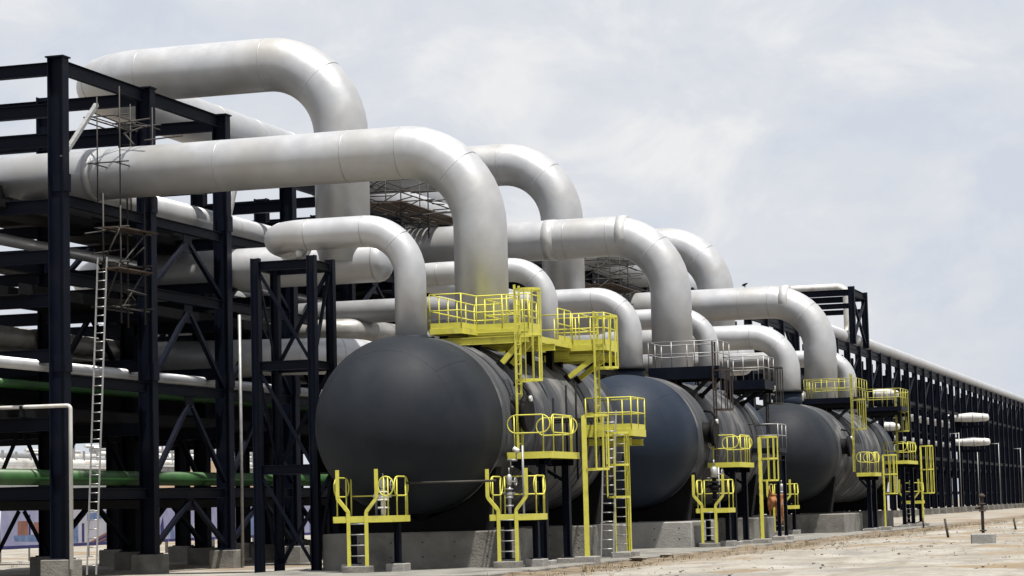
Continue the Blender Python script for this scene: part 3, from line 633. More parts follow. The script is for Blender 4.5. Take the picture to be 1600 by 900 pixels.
# ------------------------------------------------------------------ navy steel pipe rack
ST = M['steel']
def cx(i): return 3.4 + 6.5 * i
def top_of(i): return 16.95 if i < 3 else (15.5 if i < 14 else 16.6)
YF = 13.5
def rack(label, i0, i1, near):
    o = empty('pipe_rack', ((cx(i0) + cx(i1)) / 2, 17.5, -.38), label, 'pipe rack', 'navy steel pipe racks')
    rows = (YF, 17.5, 21.5)
    for i in range(i0, i1 + 1):
        for r, y in enumerate(rows):
            if r == 2 and i < 3: continue
            tz = top_of(i) if r < 2 else min(top_of(i), 15.2)
            member(o, 'column', (cx(i), y, .32), (cx(i), y, tz), .58, .42, ST, (0, 1, 0))
            if i < 26 or r == 0:
                MB().bevbox((cx(i) - .3, y - .38, .31), (cx(i) + .3, y + .38, .35), .01).build('base_plate', ST, o)
                MB().bevbox((cx(i) - .48, y - .52, -.75), (cx(i) + .48, y + .52, .31), .03).build('plinth', M['concrete'], o)
            if near and r == 0:
                for zs in (12.75, 6.75):
                    if zs < tz: MB().box((cx(i) - .235, y - .335, zs - .3), (cx(i) + .235, y - .30, zs + .3)).build('splice_plate', ST, o); MB().box((cx(i) - .06, y - .2, zs - .28), (cx(i) - .03, y + .2, zs + .28)).build('splice_plate', ST, o)
                MB().box((cx(i) - .27, y - .34, tz), (cx(i) + .27, y + .34, tz + .05)).build('cap_plate', ST, o)
    lv = (12.2, 9.6, 6.2, 2.46) if near else (15.9, 12.2, 6.2)
    for i in range(i0, i1 + (0 if not near else 1)):
        a, b = cx(i) + .22, cx(i + 1) - .22
        for z in lv:
            member(o, 'longitudinal_beam', (a, YF - .05, z), (b, YF - .05, z), .36, .22, ST)
        zt = min(top_of(i), top_of(i + 1)) - .27
        member(o, 'longitudinal_beam', (a, YF, zt), (b, YF, zt), .46, .24, ST)
        if near:
            for y in (17.5, 21.5):
                if y > 20 and i < 3: continue
                for z in (13.2, 10.6, 4.9):
                    member(o, 'inner_beam', (a, y, z), (b, y, z), .40, .22, ST)
    tl = (16.6, 15.2, 14.2, 12.0, 10.3, 8.85, 7.0, 4.75, 2.5) if near else (14.4, 11.6, 8.8, 4.7)
    for i in range(i0, i1 + 1):
        for z in tl:
            if z > top_of(i) - .3: continue
            ye = 24.5 if (near and i < 3) else 22.2
            member(o, 'transverse_beam', (cx(i) + .0, YF + .30, z), (cx(i), ye, z), .44, .24, ST)
    if near:
        for i in range(1, i1, 1):
            if i in (0, 3, 5, 7, 9): continue
            a, b, m = cx(i) + .2, cx(i + 1) - .2, cx(i) + 3.25
            for zt, zb in ((12.0, 9.8), (9.4, 6.45), (6.0, 2.9), (2.5, .5)):
                member(o, 'brace', (a, YF - .05, zb), (m - .16, YF - .05, zt - .35), .16, .16, ST, (0, 1, 0), 'L')
                member(o, 'brace', (b, YF - .05, zb), (m + .16, YF - .05, zt - .35), .16, .16, ST, (0, 1, 0), 'L')
                if i < 7: member(o, 'brace', (a, 17.45, zb), (m - .16, 17.45, zt - .35), .16, .16, ST, (0, 1, 0), 'L'); member(o, 'brace', (b, 17.45, zb), (m + .16, 17.45, zt - .35), .16, .16, ST, (0, 1, 0), 'L')
                MB().box((m - .35, YF - .07, zt - .68), (m + .35, YF - .04, zt)).build('gusset', ST, o)
        for zt, zb in ((4.75, 2.9), (1.95, .4)):
            for s_ in (-1, 1): member(o, 'brace', (cx(1), 18.55 + s_ * 1.0, zb), (cx(1), 18.55 + s_ * .1, zt), .16, .16, ST, (1, 0, 0), 'L')
        member(o, 'brace', (cx(0), YF - .15, 13.6), (cx(0) + 2.45, YF - .15, 15.75), .15, .13, M['galv'], (0, 1, 0), 'box')  # pale galvanised colour stands in for sunlight on this brace
        member(o, 'brace', (cx(2) + .2, YF - .05, 12.4), (cx(2) + 1.6, YF - .05, 15.2), .14, .14, M['galv'], (0, 1, 0), 'box')
    else:
        for i in range(i0, i1, 2):
            member(o, 'brace', (cx(i) + .2, YF, 12.4), (cx(i + 1) - .2, YF, 15.6), .16, .14, ST, (0, 1, 0), 'L')
    return o
rack('tall near navy steel pipe rack standing on concrete plinths, left half of the picture', 0, 13, True)
rack('long navy steel pipe rack running away to the right edge, row of dense columns', 14, 58, False)

def run(label, x0, x1, y, z, dia, mat, name='rack_pipe', cat='pipe', group='pipes lying along the navy rack', n=20, bend=None, every=6.5):
    o = empty(name, (x0, y, z), label, cat, group)
    MB().tube([(x0, y, z), (x1, y, z)], dia / 2, n).build('pipe_body', M[mat], o)
    if n > 20:
        x = x0 + 2
        while x < x1 - 1:
            s = MB(); ring(s, (x, y, z), (1, 0, 0), dia / 2, .05, n, .008); s.build('seam_ring', M['seam'], o); x += every
    return o
pipe('mid-size silver pipe behind the near rack columns, sloping away under the big arching pipe', [(7.0, 15.1, 13.15), (84, 15.1, 13.15)], .98, 1.3, 'pipe', 36)
run('thin silver pipe striped by column shadows, along the near rack', 0.5, 95, 14.4, 6.72, .38, 'pipe', n=18)
run('thin bright green pipe just under the striped silver pipe', 0.5, 90, 15.6, 6.18, .30, 'green', n=14)
run('thick green pipe low across the near rack', -6, 100, 14.6, 3.02, .52, 'green', n=20)
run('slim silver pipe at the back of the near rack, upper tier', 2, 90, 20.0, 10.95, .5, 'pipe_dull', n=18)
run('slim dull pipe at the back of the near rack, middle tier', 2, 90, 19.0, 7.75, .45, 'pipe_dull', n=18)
run('long silver pipe lying along the top of the far rack', at(1240, 500, 'Y', 14.6).x, 430, 14.6, 17.45, 1.35, 'pipe', n=32, every=13)
run('white pipe showing between the far columns, upper', 120, 240, 14.35, at(1435, 655, 'Y', 14.35).z, .85, 'white', n=16, every=9)
run('white pipe showing between the far columns, lower', 150, 240, 14.35, at(1440, 690, 'Y', 14.35).z, .65, 'white', n=16, every=9)
# silver pipe across the rack, low
xl = 18.4
pth = [(xl + 14, at(540, 542, 'X', xl).y, 7.62), (xl, at(540, 542, 'X', xl).y, 7.62), (xl, 36, 8.2)]
pipe('fat silver pipe across the near rack behind the thin support tower', pth, 1.42, 1.6, 'pipe', 40, group=None)

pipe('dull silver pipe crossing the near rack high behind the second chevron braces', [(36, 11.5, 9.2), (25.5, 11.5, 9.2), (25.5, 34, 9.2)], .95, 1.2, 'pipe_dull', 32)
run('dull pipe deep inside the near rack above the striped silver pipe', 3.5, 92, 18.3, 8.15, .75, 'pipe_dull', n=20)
run('slim pale pipe deep inside the near rack under the mid-size silver pipe', 4.5, 92, 17.0, 11.3, .42, 'pipe', n=16)
# cable trays added to fill the rack tiers and keep the interior dark
def tray(label, x0, x1, y, z, wd, h):
    o = empty('filler_tray', (x0, y, z), label, 'cable tray', 'dark cable trays added to darken the rack tiers')
    MB().box((x0, y - wd / 2, z), (x1, y + wd / 2, z + .03)).build('tray_floor', M['dark'], o)
    for s_ in (-1, 1): MB().box((x0, y + s_ * wd / 2 - .02, z + .032), (x1, y + s_ * wd / 2 + .02, z + h)).build('side_rail', M['dark'], o)
TL = 'dark cable tray added along the navy rack to keep its tiers dark'
for y, z, wd, h in ((16.3, 4.95, 1.6, .5), (18.6, 5.35, 1.6, .55), (20.3, 5.85, 1.6, .6), (21.2, 6.5, 1.4, .6), (19.2, 4.9, 1.4, .5),
                    (16.4, 1.95, 1.6, .30), (18.7, 2.0, 1.6, .35), (20.6, 2.0, 1.4, .4),
                    (16.3, 9.0, 1.6, .35), (16.4, 12.15, 1.2, .35), (18.7, 12.3, 1.6, .4), (18.2, 12.75, 1.9, .5), (16.2, 12.0, 1.5, .3), (23.2, 5.2, 1.8, 1.0), (15.0, 4.95, .9, .4), (15.0, 9.0, .9, .4)):
    tray(TL, 2.6, 380, y, z, wd, h)

# ------------------------------------------------------------------ loose items by the rack
def tower():
    x0, x1, y0, y1 = -.3, 1.2, 2.98, 4.82
    o = empty('support_tower', ((x0 + x1) / 2, (y0 + y1) / 2, -.25), 'thin four-legged navy steel tower left of the largest vessel, carrying a pipe', 'tower')
    for x in (x0, x1):
        for y in (y0, y1):
            member(o, 'leg', (x, y, -.2), (x, y, 9.4), .26, .24, ST, (0, 1, 0))
    for z in (9.15, 6.1, 2.95):
        for y in (y0, y1): member(o, 'longitudinal_beam', (x0 + .12, y, z), (x1 - .12, y, z), .24, .14, ST)
        for x in (x0, x1): member(o, 'transverse_beam', (x, y0 + .13, z), (x, y1 - .13, z), .28, .16, ST)
    for za, zb in ((9.0, 6.25), (5.95, 3.1), (2.8, .1)):
        for x in (x0, x1): member(o, 'brace', (x, y0 + .1, zb if x == x0 else za), (x, y1 - .1, za if x == x0 else zb), .10, .10, ST, (1, 0, 0), 'L')
        member(o, 'brace', (x0 + .1, y0, zb), (x1 - .1, y0, za), .09, .09, M['steel'], (0, 1, 0), 'L')
        member(o, 'brace', (x0 + .1, y1, za), (x1 - .1, y1, zb), .09, .09, ST, (0, 1, 0), 'L')
    MB().tube([(.22, 3.6, 9.42), (.22, 3.6, 9.66)], .10, 14).build('pipe_support', M['white'], o)
    MB().bevbox((x0 - .35, y0 - .35, -.6), (x1 + .35, y1 + .35, -.2), .03).build('base_slab', M['concrete'], o)
tower()

o = empty('white_conduit', tuple(at(105, 880, 'Y', 12.85)), 'thin white pipe with a square bend in front of the first rack column', 'pipe')
a = at(104, 633, 'Y', 12.85); b = at(112, 885, 'Y', 12.85)
pth, _ = fillet([(b.x, 12.85, 0), (b.x, 12.85, a.z), (a.x, 18, a.z + .0)], .12, 5); MB().tube(pth, .065, 12).build('pipe_body', M['white'], o)
a = at(374, 492, 'Y', 12.9)
o = empty('white_conduit', (a.x, 12.9, 0), 'tall thin pale pole beside the third rack column', 'pipe'); MB().tube([(a.x, 12.9, -.3), (a.x, 12.9, a.z)], .06, 10).build('pole', M['galv'], o)

def plain_ladder(label, foot, head, wd, mat, step=.3):
    o = empty('portable_ladder', tuple(foot), label, 'ladder')
    f, h = V(foot), V(head); d = (h - f).normalized(); s = V((0, 1, 0)); s = (s - d * s.dot(d)).normalized()
    for k in (-1, 1): member(o, 'ladder_rail', f + s * (wd / 2 * k), h + s * (wd / 2 * k), .07, .03, mat, (1, 0, 0), 'box')
    n = int((h - f).length / step)
    for k in range(1, n): p = f + d * (k * step); rod(o, 'rung', p - s * (wd / 2), p + s * (wd / 2), .016, mat)
plain_ladder('very tall aluminium ladder standing against the scaffold between the first two rack columns', at(143, 898, 'Y', 12.7), at(160, 402, 'Y', 12.9), .34, M['alu'])
plain_ladder('aluminium ladder leaning on the boxy yellow landing', (8.6, -3.6, -.08), (9.35, -3.62, 4.75), .42, M['alu'])

def scaffold(label, xs, ys, z0, z1, tiers, boards, r=.03, diag=True, extra=0, jit=.25):
    o = empty('scaffold', (sum(xs) / len(xs), sum(ys) / len(ys), z0), label, 'scaffold', 'pole scaffolds')
    for x in xs:
        for y in ys: rod(o, 'standard', (x, y, z0 - random.random() * jit), (x, y, z1 + random.random() * jit * 2), r, M['tube'])
    for z in tiers:
        for y in ys: rod(o, 'ledger', (xs[0] - .3, y + .05, z), (xs[-1] + .3 + random.random() * .4, y + .05, z), r, M['tube'])
        for x in xs: rod(o, 'transom', (x + .05, ys[0] - .3, z + .06), (x + .05, ys[-1] + .3 + random.random() * .3, z + .06), r, M['tube'])
    if diag:
        for a, b in zip(tiers[:-1], tiers[1:]): rod(o, 'diagonal', (xs[0], ys[0] - .06, a), (xs[-1], ys[0] - .06, b), r, M['tube']); rod(o, 'diagonal', (xs[0] - .06, ys[-1], a), (xs[0] - .06, ys[0], b), r, M['tube'])
    for z in boards:
        y = ys[0] - .1
        while y < ys[-1]:
            dx = random.uniform(-.3, .3); member(o, 'board', (xs[0] - .3 + dx, y, z + .12 + random.uniform(-.02, .03)), (xs[-1] + .4 + dx, y + random.uniform(-.08, .08), z + .12 + random.uniform(-.02, .05)), .05, .22, M['rust'], kind='box'); y += .27
    for k in range(extra):
        x = random.uniform(xs[0], xs[-1]); y = random.uniform(ys[0], ys[-1]); z = random.uniform(tiers[0], tiers[-1]); an = random.uniform(0, 6.3); l_ = random.uniform(.8, 1.8)
        rod(o, 'loose_pole', (x, y, z), (x + l_ * math.cos(an), y + l_ * math.sin(an), z + random.uniform(-.3, .5)), .028, M['tube'])
    return o
ax = 5.6; ay = [at(190, 300, 'X', ax).y, at(136, 300, 'X', ax).y]
scaffold('brown pole scaffold between the first two rack columns, below the big arching pipe', [5.6, 7.4], [12.35, 13.0], 8.4, 12.6, [8.7, 10.2, 11.4], [11.3, 9.9], extra=8)
scaffold('pole scaffold around the big arching pipe where it enters the rack', [5.4, 7.9], [12.25, 13.1], 12.4, 15.8, [13.6, 15.2], [], extra=10, diag=False, r=.024)
p = at(640, 322, 'Y', 12.2)
scaffold('rusty board scaffold under the bend of the big arching pipe', [p.x - 5.5, p.x - 2, p.x + 2.5], [10.6, 12.6], p.z - 1.6, p.z + 1.2, [p.z - 1.1, p.z - .1, p.z + .9], [p.z - .7], extra=30)
p = at(957, 428, 'Y', 12.2)
scaffold('rusty pole scaffold seen under the banded pipe, centre', [p.x - 5, p.x - 1, p.x + 4], [11.0, 12.8], p.z - 2.4, p.z + 1.4, [p.z - 2, p.z - .8, p.z + .3, p.z + 1.1], [p.z - 1.2], extra=30)
# dark poles standing on the flank of the largest vessel
o = empty('scaffold', (6.5, -3.1, 3.2), 'few dark upright scaffold poles by the flank of the largest vessel', 'scaffold', 'pole scaffolds')
for px_, pt in ((864, 622), (884, 602), (899, 598), (936, 592)):
    a = at(px_, pt, 'Y', -3.0); rod(o, 'standard', (a.x, -3.0, 2.5), tuple(a), .035, M['dark'])
a = at(866, 660, 'Y', -3.08); b = at(952, 656, 'Y', -3.08); rod(o, 'ledger', (a.x, -3.08, a.z), (b.x, -3.08, b.z), .035, M['dark']); rod(o, 'ledger', (a.x, -2.92, a.z + .07), (b.x, -2.92, b.z + .07), .035, M['dark'])

# ------------------------------------------------------------------ instruments and valves
def valve_set(label, x, y, z0, h, s=1.0, mat='white', wheel=True):
    o = empty('valve_assembly', (x, y, z0), label, 'valve', 'valves and instruments on the low platforms')
    MB().tube([(x, y, z0), (x, y, z0 + h * .62)], .075 * s, 14).build('pipe_stem', M[mat], o)
    for f in (.16, .34, .52): MB().tube([(x, y, z0 + h * f), (x, y, z0 + h * f + .05)], .17 * s, 18).build('flange', M[mat], o)
    MB().tube([(x, y, z0 + h * .36), (x, y, z0 + h * .40), (x, y, z0 + h * .46), (x, y, z0 + h * .50)], .1, 14, radii=[.09 * s, .15 * s, .15 * s, .09 * s]).build('valve_body', M[mat], o)
    MB().tube([(x, y, z0 + h * .62), (x, y, z0 + h * .66), (x, y, z0 + h * .82), (x, y, z0 + h * .86)], .1, 14, radii=[.06 * s, .12 * s, .12 * s, .05 * s]).build('actuator', M['alu'], o)
    MB().tube([(x, y, z0 + h * .86), (x, y, z0 + h)], .025 * s, 8).build('spindle', M['galv'], o)
    if wheel:
        q = MB(); c = V((x, y - .28 * s, z0 + h * .7)); q.tube([c + V((.16 * s * math.cos(a), 0, .16 * s * math.sin(a))) for a in [k * math.pi / 8 for k in range(16)]], .018, 6, closed=True)
        q.tube([c + V((-.16 * s, 0, 0)), c + V((.16 * s, 0, 0))], .012, 6); q.tube([c + V((0, 0, -.16 * s)), c + V((0, 0, .16 * s))], .012, 6); q.tube([c, c + V((0, .22 * s, 0))], .02, 6); q.build('hand_wheel', M['galv'], o)
        MB().tube([(x, y + .30 * s, z0 + h * .45), (x, y - .24 * s, z0 + h * .45)], .05 * s, 10).build('branch_pipe', M[mat], o)
    return o
def transmitter(label, x, y, z0, h):
    o = empty('transmitter', (x, y, z0), label, 'instrument')
    MB().tube([(x, y, z0), (x, y, z0 + h)], .035, 8).build('stand_pipe', M['galv'], o)
    MB().tube([(x - .05, y + .10, z0 + h - .18), (x - .05, y + .26, z0 + h - .08)], .075, 12).build('instrument_head', M['white'], o)
    pth = [(x - .05, y + .18, z0 + h - .2), (x - .05, y + .18, z0 + h - .42), (x - .05, y + .36, z0 + h - .42), (x - .05, y + .36, z0 + h - .62), (x - .05, y + .28, z0 + h - .62)]
    q = MB(); 
    for a, b in zip(pth[:-1], pth[1:]): q.tube([a, b], .02, 6)
    q.tube([(x - .05, y + .16, z0 + h - .42), (x - .05, y + .46, z0 + h - .42)], .035, 8); q.build('impulse_line', M['galv'], o)
valve_set('white valve with flanges on the low platform before the largest vessel', -2.7, at(599, 780, 'X', -2.7).y, 1.5, 1.25, 1.0)
transmitter('white transmitter on a bracket above the low platform of the largest vessel', -2.4, at(587, 740, 'X', -2.4).y, 1.5, 1.85)
valve_set('silver valve stem on the low platform at the right shoulder of the largest vessel', -.2, at(796, 770, 'X', -.2).y, 1.45, 1.35, .7, 'galv')
transmitter('white transmitter below the manway platform of the largest vessel', .1, at(817, 730, 'X', .1).y, 1.45, 2.0)
valve_set('dark valve stack on the low platform of the middle vessel', 25.2, at(1116, 750, 'X', 25.2).y, 1.42, 1.9, 1.2, 'dark')
transmitter('small transmitter on the low platform of the middle vessel', 25.4, at(1123, 745, 'X', 25.4).y, 1.42, 1.6)
valve_set('white valve on the half hidden low platform by the orange sheet', 54.6, at(1222, 790, 'X', 54.6).y, 1.4, 1.3, .9, 'white', False)
valve_set('small valve on the tiny far platform', 81, at(1424, 765, 'X', 81).y, 1.45, 1.5, 1.0, 'galv', False)
a = at(636, 755, 'X', -2.5); b = at(775, 751, 'X', -2.0)
tag(MB().tube([tuple(a), tuple(b)], .035, 8).build('handrail_pipe', M['tube'], None, tuple(a)), 'thin grey horizontal pipe across the lower face of the largest vessel', 'pipe')

# orange sheet hanging beside the far low platform
c = at(1212, 785, 'X', 52.5)
o = empty('plastic_sheet', tuple(c), 'orange torn plastic sheet hanging beside the half hidden low yellow platform', 'sheet')
s = MB(); nY, nZ = 12, 16; vs = []
for j in range(nZ + 1):
    for i in range(nY + 1):
        u = i / nY; v = j / nZ; top = .55 * (.35 + .65 * (1 - abs(math.sin(u * 5.2)))) if True else 0
        yy = c.y + .38 - .78 * u; zz = c.z + .42 + .45 * max(0, 1 - abs(u - .16) / .16) - v * (1.1 + .5 * math.sin(u * 9 + 1))
        vs.append((c.x + .10 * math.sin(u * 14 + v * 2) + .05 * math.sin(v * 9), yy + .05 * math.sin(v * 6 + u * 4), zz))
s.add(vs, [(j * (nY + 1) + i, j * (nY + 1) + i + 1, (j + 1) * (nY + 1) + i + 1, (j + 1) * (nY + 1) + i) for j in range(nZ) for i in range(nY)], True)
so_ = s.build('sheet_cloth', M['orange'], o); md = so_.modifiers.new('thickness', 'SOLIDIFY'); md.thickness = .02
rod(o, 'hanger_pole', (c.x + .12, c.y + .30, -.1), (c.x + .12, c.y + .30, c.z + .95), .03, M['tube'])

# ------------------------------------------------------------------ far rack extras
def gantry():
    xa, xb, y0, y1 = 163.2, 171.0, YF, 21.0
    o = empty('pipe_gantry', ((xa + xb) / 2, y0, 16.6), 'navy steel gantry frame rising above the far rack', 'gantry')
    for x in (xa, xb):
        for y in (y0, y1): member(o, 'column', (x, y, 16.65), (x, y, 22.3), .6, .5, ST, (0, 1, 0))
        member(o, 'transverse_beam', (x, y0 + .3, 21.7), (x, y1 - .3, 21.7), .6, .4, ST); member(o, 'transverse_beam', (x, y0 + .3, 20.4), (x, y1 - .3, 20.4), .5, .3, ST)
    for y in (y0, y1):
        member(o, 'longitudinal_beam', (xa + .3, y, 21.8), (xb - .3, y, 21.8), .6, .4, ST)
        member(o, 'brace', (xa + .3, y, 17), (xb - .3, y, 21.4), .25, .25, ST, (0, 1, 0), 'L'); member(o, 'brace', (xb - .3, y, 17), (xa + .3, y, 21.4), .25, .25, ST, (0, 1, 0), 'L')
gantry()
pipe('white pipe looping over the navy gantry above the far rack', [(150, 14.6, 17.8), (167, 14.6, 17.8), (167, 14.6, 22.6), (167, 32, 22.6)], .75, 1.0, 'white', 24, seams=False)
def stub(label, X, z, ye, dia):
    o = empty('stub_pipe', (X, 16, z), label, 'pipe', 'white pipe stubs sticking out of the far rack')
    r = dia / 2; ym = (YF + ye) / 2
    MB().tube([(X, 16.5, z), (X, YF, z), (X, ym + .3, z + .02), (X, ym - .2, z), (X, ye + .35, z - .05), (X, ye + .12, z - .05), (X, ye, z - .05)], r, 24,
              radii=[r * .8, r * .82, r, r * .97, r * .76, r * .70, r * .45]).build('pipe_body', M['white'], o)
    for y, k in ((YF - .5, .86), (ym, 1.0), (ye + .7, .83)): s = MB(); ring(s, (X, y, z - .01), (0, 1, 0), r * k + .01, .12, 24, .03); s.build('band', M['seam'], o)
    for y in (YF - .4, ym): member(o, 'pipe_shoe', (X, y, z - r - .5), (X, y, z - r * .8), .3, .2, M['steel'], (0, 1, 0))
    member(o, 'support_beam', (X, YF + .2, z - r - .62), (X, ye + .6, z - r - .62), .3, .2, M['steel'])
a = at(1497, 653, 'Y', YF); stub('upper white pipe stub sticking out of the far rack at the right', a.x, a.z, at(1545, 653, 'X', a.x).y, 1.2)
a = at(1499, 691, 'Y', YF); stub('lower white pipe stub sticking out of the far rack at the right', a.x, a.z, at(1547, 691, 'X', a.x).y, 1.15)
a = at(1362, 616, 'Y', YF); stub('white pipe stub just above the far faded yellow platform', a.x, a.z, at(1404, 616, 'X', a.x).y, 1.0)
a = at(1378, 667, 'Y', YF); stub('white pipe stub behind the far end of the farthest vessel', a.x, a.z, at(1406, 667, 'X', a.x).y, .9)
for px_, py0, py1, lab in ((1498, 676, 797, 'thin pale pole under the left end of the right-hand white stubs'), (1527, 703, 795, 'thin pale pole midway under the lower white stub'),
                           (1560, 692, 795, 'thin pale pole right of the white stubs'), (1594, 700, 792, 'thin pale pole nearest the right edge of the picture')):
    a = at(px_, py0, 'Y', 12.2); o = empty('service_pole', (a.x, 12.2, -.4), lab, 'pole', 'pale poles before the far rack')
    MB().tube([(a.x, 12.2, -.45), (a.x, 12.2, a.z)], .05, 10).build('pole', M['galv'], o)
    MB().tube([(a.x, 12.2, a.z - .1), (a.x, 13.2, a.z - .1)], .05, 8).build('arm', M['galv'], o)
# small fitting on the crown of the farthest big pipe
a = at(1164, 447, 'X', P3b)
o = empty('vent_fitting', (P3b, a.y, z3b + .94), 'small dark fitting sticking up from the top of the far banded pipe', 'vent')
MB().tube([(P3b, a.y, z3b + .9), (P3b, a.y, z3b + 1.08)], .03, 8).build('stem', M['dark'], o)
MB().tube([(P3b, a.y + .16, z3b + 1.06), (P3b, a.y + .03, z3b + 1.10), (P3b, a.y - .16, z3b + 1.19)], .1, 10, radii=[.05, .08, .03]).build('vent_head', M['dark'], o)

# ------------------------------------------------------------------ foreground: standpipe, stakes, stones
c = at(1537, 850, 'Z', -.02)
o = empty('standpipe', tuple(c), 'dark brown standpipe on a concrete block in the open sand, right', 'standpipe')
MB().bevbox((c.x - .33, c.y - .40, -.25), (c.x + .33, c.y + .40, .36), .05).build('concrete_block', M['concrete_light'], o)
MB().tube([(c.x, c.y, .3), (c.x, c.y, 1.62)], .055, 12).build('pipe_stem', M['rust_paint'], o)
for z in (.42, 1.1, 1.34): MB().tube([(c.x, c.y, z), (c.x, c.y, z + .05)], .12, 14).build('flange', M['rust_paint'], o)
MB().tube([(c.x, c.y + .05, 1.22), (c.x, c.y + .24, 1.22)], .045, 10).build('branch', M['rust_paint'], o)
MB().tube([(c.x, c.y, 1.6), (c.x, c.y, 1.64), (c.x, c.y, 1.72)], .1, 12, radii=[.10, .14, .05]).build('cap', M['rust_paint'], o)
for px_, py_, hh, lean, lab in ((1483, 843, .78, .14, 'leaning dark stake in the sand left of the standpipe'), (1588, 829, .55, .10, 'short dark stake in the sand at the right edge'), (1443, 822, .45, .02, 'short stake near the last yellow ladder')):
    c = at(px_, py_, 'Z', -.05)
    o = tag(MB().tube([(c.x, c.y, -.2), (c.x, c.y + lean, hh)], .05, 8, radii=[.055, .045]).build('stake', M['rust_paint'], None, (c.x, c.y, -.05)), lab, 'stake', 'stakes in the sand')

s = MB(); ico = [(0, 0, 1), (.9, 0, .4), (.28, .85, .4), (-.72, .53, .4), (-.72, -.53, .4), (.28, -.85, .4), (0, 0, -.6)]
icf = [(0, 1, 2), (0, 2, 3), (0, 3, 4), (0, 4, 5), (0, 5, 1), (6, 2, 1), (6, 3, 2), (6, 4, 3), (6, 5, 4), (6, 1, 5)]
for k in range(2600):
    x = random.uniform(-14, 95); y = random.triangular(-24, -4.9, -6.5) if random.random() < .75 else random.uniform(-24, -5)
    r = random.choice((.012, .015, .02, .025, .03, .04, .06)); an = random.uniform(0, 6.3); ca, sa = math.cos(an), math.sin(an)
    z = ground_z(x, y) + .06 * noise.noise(V((x, y, 0)) * .16)
    s.add([(x + r * (a * ca - b * sa) * random.uniform(.8, 1.3), y + r * (a * sa + b * ca) * random.uniform(.8, 1.3), z + r * c_ * random.uniform(.5, .9)) for a, b, c_ in ico], icf)
tag(s.build('stones', M['stone']), 'loose stones scattered on the sand', 'stones', kind='stuff')
s = MB()
for k in range(420):
    x = random.uniform(-12, 95); y = random.triangular(-9.5, -4.9, -5.8) if k < 330 else random.uniform(-23, -6)
    if k >= 350: x = random.uniform(18, 75); y = random.uniform(23, 33)
    z = ground_z(x, y) - .02
    for q in range(6):
        an = random.uniform(0, 6.3); l_ = random.uniform(.06, .22); d = V((math.cos(an), math.sin(an), 0)); e_ = V((-d.y, d.x, 0)) * .012; b = V((x, y, z)) + d * .05
        s.add([b - e_, b + e_, b + d * (l_ * .6) + V((0, 0, l_))], [(0, 1, 2)])
tag(s.build('dry_weeds', M['weed']), 'dry weeds at the edge of the concrete and on the sand', 'weeds', kind='stuff')

# rubble near the apron
for k, (px_, py_, r) in enumerate(((996, 874, .32), (1040, 868, .22), (1397, 878, .3), (1330, 884, .2))):
    c = at(px_, py_, 'Z', -.1); vs = []
    q = MB(); q.add([(c.x + r * a * random.uniform(.8, 1.4), c.y + r * b * random.uniform(.8, 1.5), -.12 + r * .55 * z_ * random.uniform(.6, 1.1)) for a, b, z_ in ico], icf)
    tag(q.build('rock', M['stone'], None, (c.x, c.y, -.1)), ('pale rock at the edge of the concrete apron below the sunlit block', 'small pale rock right of the rock below the sunlit block', 'dark-edged rock in the sand right of the centre', 'small rock in the sand near the bottom edge')[k], 'rock', 'rocks on the sand')

# ------------------------------------------------------------------ behind the rack: printed banners, plant, mounds
def banner(label, pxl, pxr, Y, kind):
    a = at(pxl, 862, 'Y', Y); b = at(pxr, 860, 'Y', Y); x0, x1 = a.x, b.x; z0, z1 = .22, 2.15
    o = empty('printed_banner', ((x0 + x1) / 2, Y, -.35), label, 'banner', 'printed banners along the fence behind the rack')
    MB().box((x0, Y - .02, z0), (x1, Y + .02, z1)).build('banner_sheet', M[{'ship': 'p_lav', 'pipes': 'p_pale'}.get(kind, 'p_lav')], o)
    MB().box((x0, Y - .03, z0 - .0), (x1, Y - .021, z0 + .16)).build('blue_strip', M['p_navy'], o)
    for x in (x0 + .05, (x0 + x1) / 2, x1 - .05): rod(o, 'fence_post', (x, Y + .08, -.5), (x, Y + .08, z1), .05, M['galv'])
    w_ = x1 - x0
    def flat(mat, pts, d): 
        n = len(pts); MB().add([(x0 + w_ * u, Y - d, z0 + (z1 - z0) * v) for u, v in pts] + [(x0 + w_ * u, Y - .0201, z0 + (z1 - z0) * v) for u, v in pts], [list(range(n))] + [(i, (i + 1) % n, n + (i + 1) % n, n + i) for i in range(n)]).build('printed_shape', M[mat], o)
    if kind == 'ship':
        flat('p_blue', [(.22, .20), (.70, .16), (.86, .34), (.20, .34)], .024); flat('p_red', [(.27, .345), (.45, .345), (.45, .70), (.27, .70)], .025); flat('p_red', [(.55, .345), (.80, .345), (.80, .66), (.55, .66)], .026)
        flat('p_navy', [(.46, .345), (.49, .345), (.49, .86), (.46, .86)], .027); flat('p_pale', [(.50, .345), (.545, .345), (.545, .5), (.50, .5)], .028); flat('p_blue', [(.88, .10), (.99, .10), (.99, .92), (.88, .92)], .024)
    elif kind == 'pipes':
        flat('p_blue', [(.0, .1), (.30, .1), (.30, .62), (.22, .75), (.12, .5), (.0, .7)], .024)
        for k in range(4): flat('p_red' if k % 2 == 0 else 'p_navy', [(.48 + .06 * k, .09), (.54 + .06 * k, .09), (.995, .45 + .0 * k - .09 * k), (.995, .53 - .09 * k)], .025 + .001 * k)
        flat('p_blue', [(.45, .66), (.98, .80), (.98, .95), (.45, .85)], .024); flat('p_navy', [(.36, .1), (.40, .1), (.40, .6), (.36, .6)], .026)
    else:
        for k in range(6): flat(('p_blue', 'p_navy', 'p_red', 'p_pale')[k % 4], [(.04 + .16 * k, .1), (.13 + .16 * k, .1), (.10 + .16 * k, .55 + .1 * (k % 3)), (.04 + .16 * k, .45)], .024)
YB = 34.0
banner('lavender printed banner with a ship-like picture, far left below the rack', 2, 92, YB, 'ship')
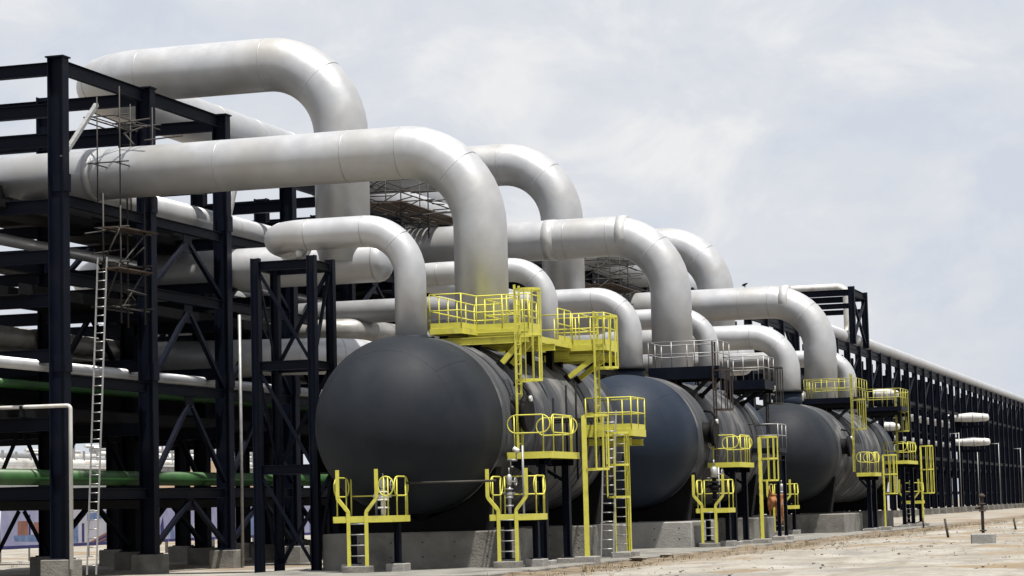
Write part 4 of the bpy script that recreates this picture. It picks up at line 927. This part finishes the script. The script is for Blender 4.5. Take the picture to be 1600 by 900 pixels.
banner('printed banner with brown pipes in the picture, right of the first rack column', 93, 186, YB, 'pipes')
banner('printed banner mostly hidden behind the second rack column', 187, 262, YB, 'mix')
banner('printed banner between the second and third rack columns', 263, 335, YB, 'mix')
banner('printed banner glimpsed between tower and third rack column', 336, 398, YB, 'ship')
banner('blue and white printed banner glimpsed right of the thin tower', 399, 520, YB, 'mix')

def mound(label, cx_, cy_, rx, ry, h, seed):
    vs = []; fs = []; nA, nR = 40, 10
    for j in range(nR + 1):
        rr = j / nR
        for i in range(nA):
            a = 2 * math.pi * i / nA; k = 1 + .25 * noise.noise(V((math.cos(a) * 1.5, math.sin(a) * 1.5, seed)))
            x = cx_ + rx * rr * k * math.cos(a); y = cy_ + ry * rr * k * math.sin(a)
            z = h * (1 - rr * rr) * (1 + .35 * noise.noise(V((x * .25, y * .25, seed)))) + .25 * noise.noise(V((x * .9, y * .9, seed))) * (1 - rr) - .5
            vs.append((x, y, z))
    for j in range(nR):
        for i in range(nA): fs.append((j * nA + i, j * nA + (i + 1) % nA, (j + 1) * nA + (i + 1) % nA, (j + 1) * nA + i))
    o = MB().add(vs, fs, True).build('earth_mound', M['mound'], None, (cx_, cy_, -.4)); tag(o, label, 'mound', 'earth mounds behind the banners')
c = at(50, 806, 'Y', 64); mound('brown earth mound behind the ship banner', c.x, 64, 10, 6, c.z + .3, 1.3)
c = at(160, 800, 'Y', 64); mound('brown earth mound behind the banner with brown pipes', c.x, 64, 12, 6, c.z + .3, 4.1)
c = at(300, 730, 'Y', 70); mound('tall earth heap seen between the second and third rack columns', c.x + 4, 70, 16, 6, 7.0, 7.7)

def plant_block(label, pxl, pxr, Y, ytop, ywall):
    a = at(pxl, ywall, 'Y', Y); b = at(pxr, ywall, 'Y', Y); zt = at((pxl + pxr) / 2, ytop, 'Y', Y).z; zw = a.z
    o = empty('process_building', ((a.x + b.x) / 2, Y, -.4), label, 'building', 'grey plant buildings far behind the rack')
    MB().box((a.x, Y, -.6), (b.x, Y + 12, zw)).build('wall', M['bwall'], o)
    x = a.x + 1
    while x < b.x: MB().box((x, Y - .06, -.6), (x + .12, Y - .005, zw)).build('wall_rib', M['bwall'], o); x += 3.0
    MB().box((a.x - .3, Y - .3, zw + .002), (b.x + .3, Y + 12, zw + .25)).build('roof', M['white'], o)
    n = 5
    for k in range(n):
        z = zw + .6 + (zt - zw - .6) * k / n; MB().tube([(a.x, Y + 1 + k, z), (b.x, Y + 1 + k, z)], random.choice((.12, .2, .3, .45)), 12).build('roof_pipe', M['white' if k % 2 == 0 else 'galv'], o)
    x = a.x + .5
    while x < b.x:
        member(o, 'frame_post', (x, Y + .8, zw + .2), (x, Y + .8, zt + random.uniform(-.6, .2)), .2, .2, M['galv'], kind='box')
        if random.random() < .5: MB().tube([(x + 1, Y + 3, zw + .2), (x + 1, Y + 3, zw + random.uniform(.8, 1.8))], random.uniform(.2, .5), 12).build('tank', M['white'], o)
        x += random.uniform(2, 3.4)
plant_block('long grey plant building with white rooftop pipes behind the rack, far left', -260, 100, 95, 700, 728)
plant_block('grey plant building with stacked white rails on its roof, behind the first rack bay', 104, 186, 100, 698, 732)
plant_block('pale plant building glimpsed behind the second and third rack columns', 190, 470, 110, 695, 728)
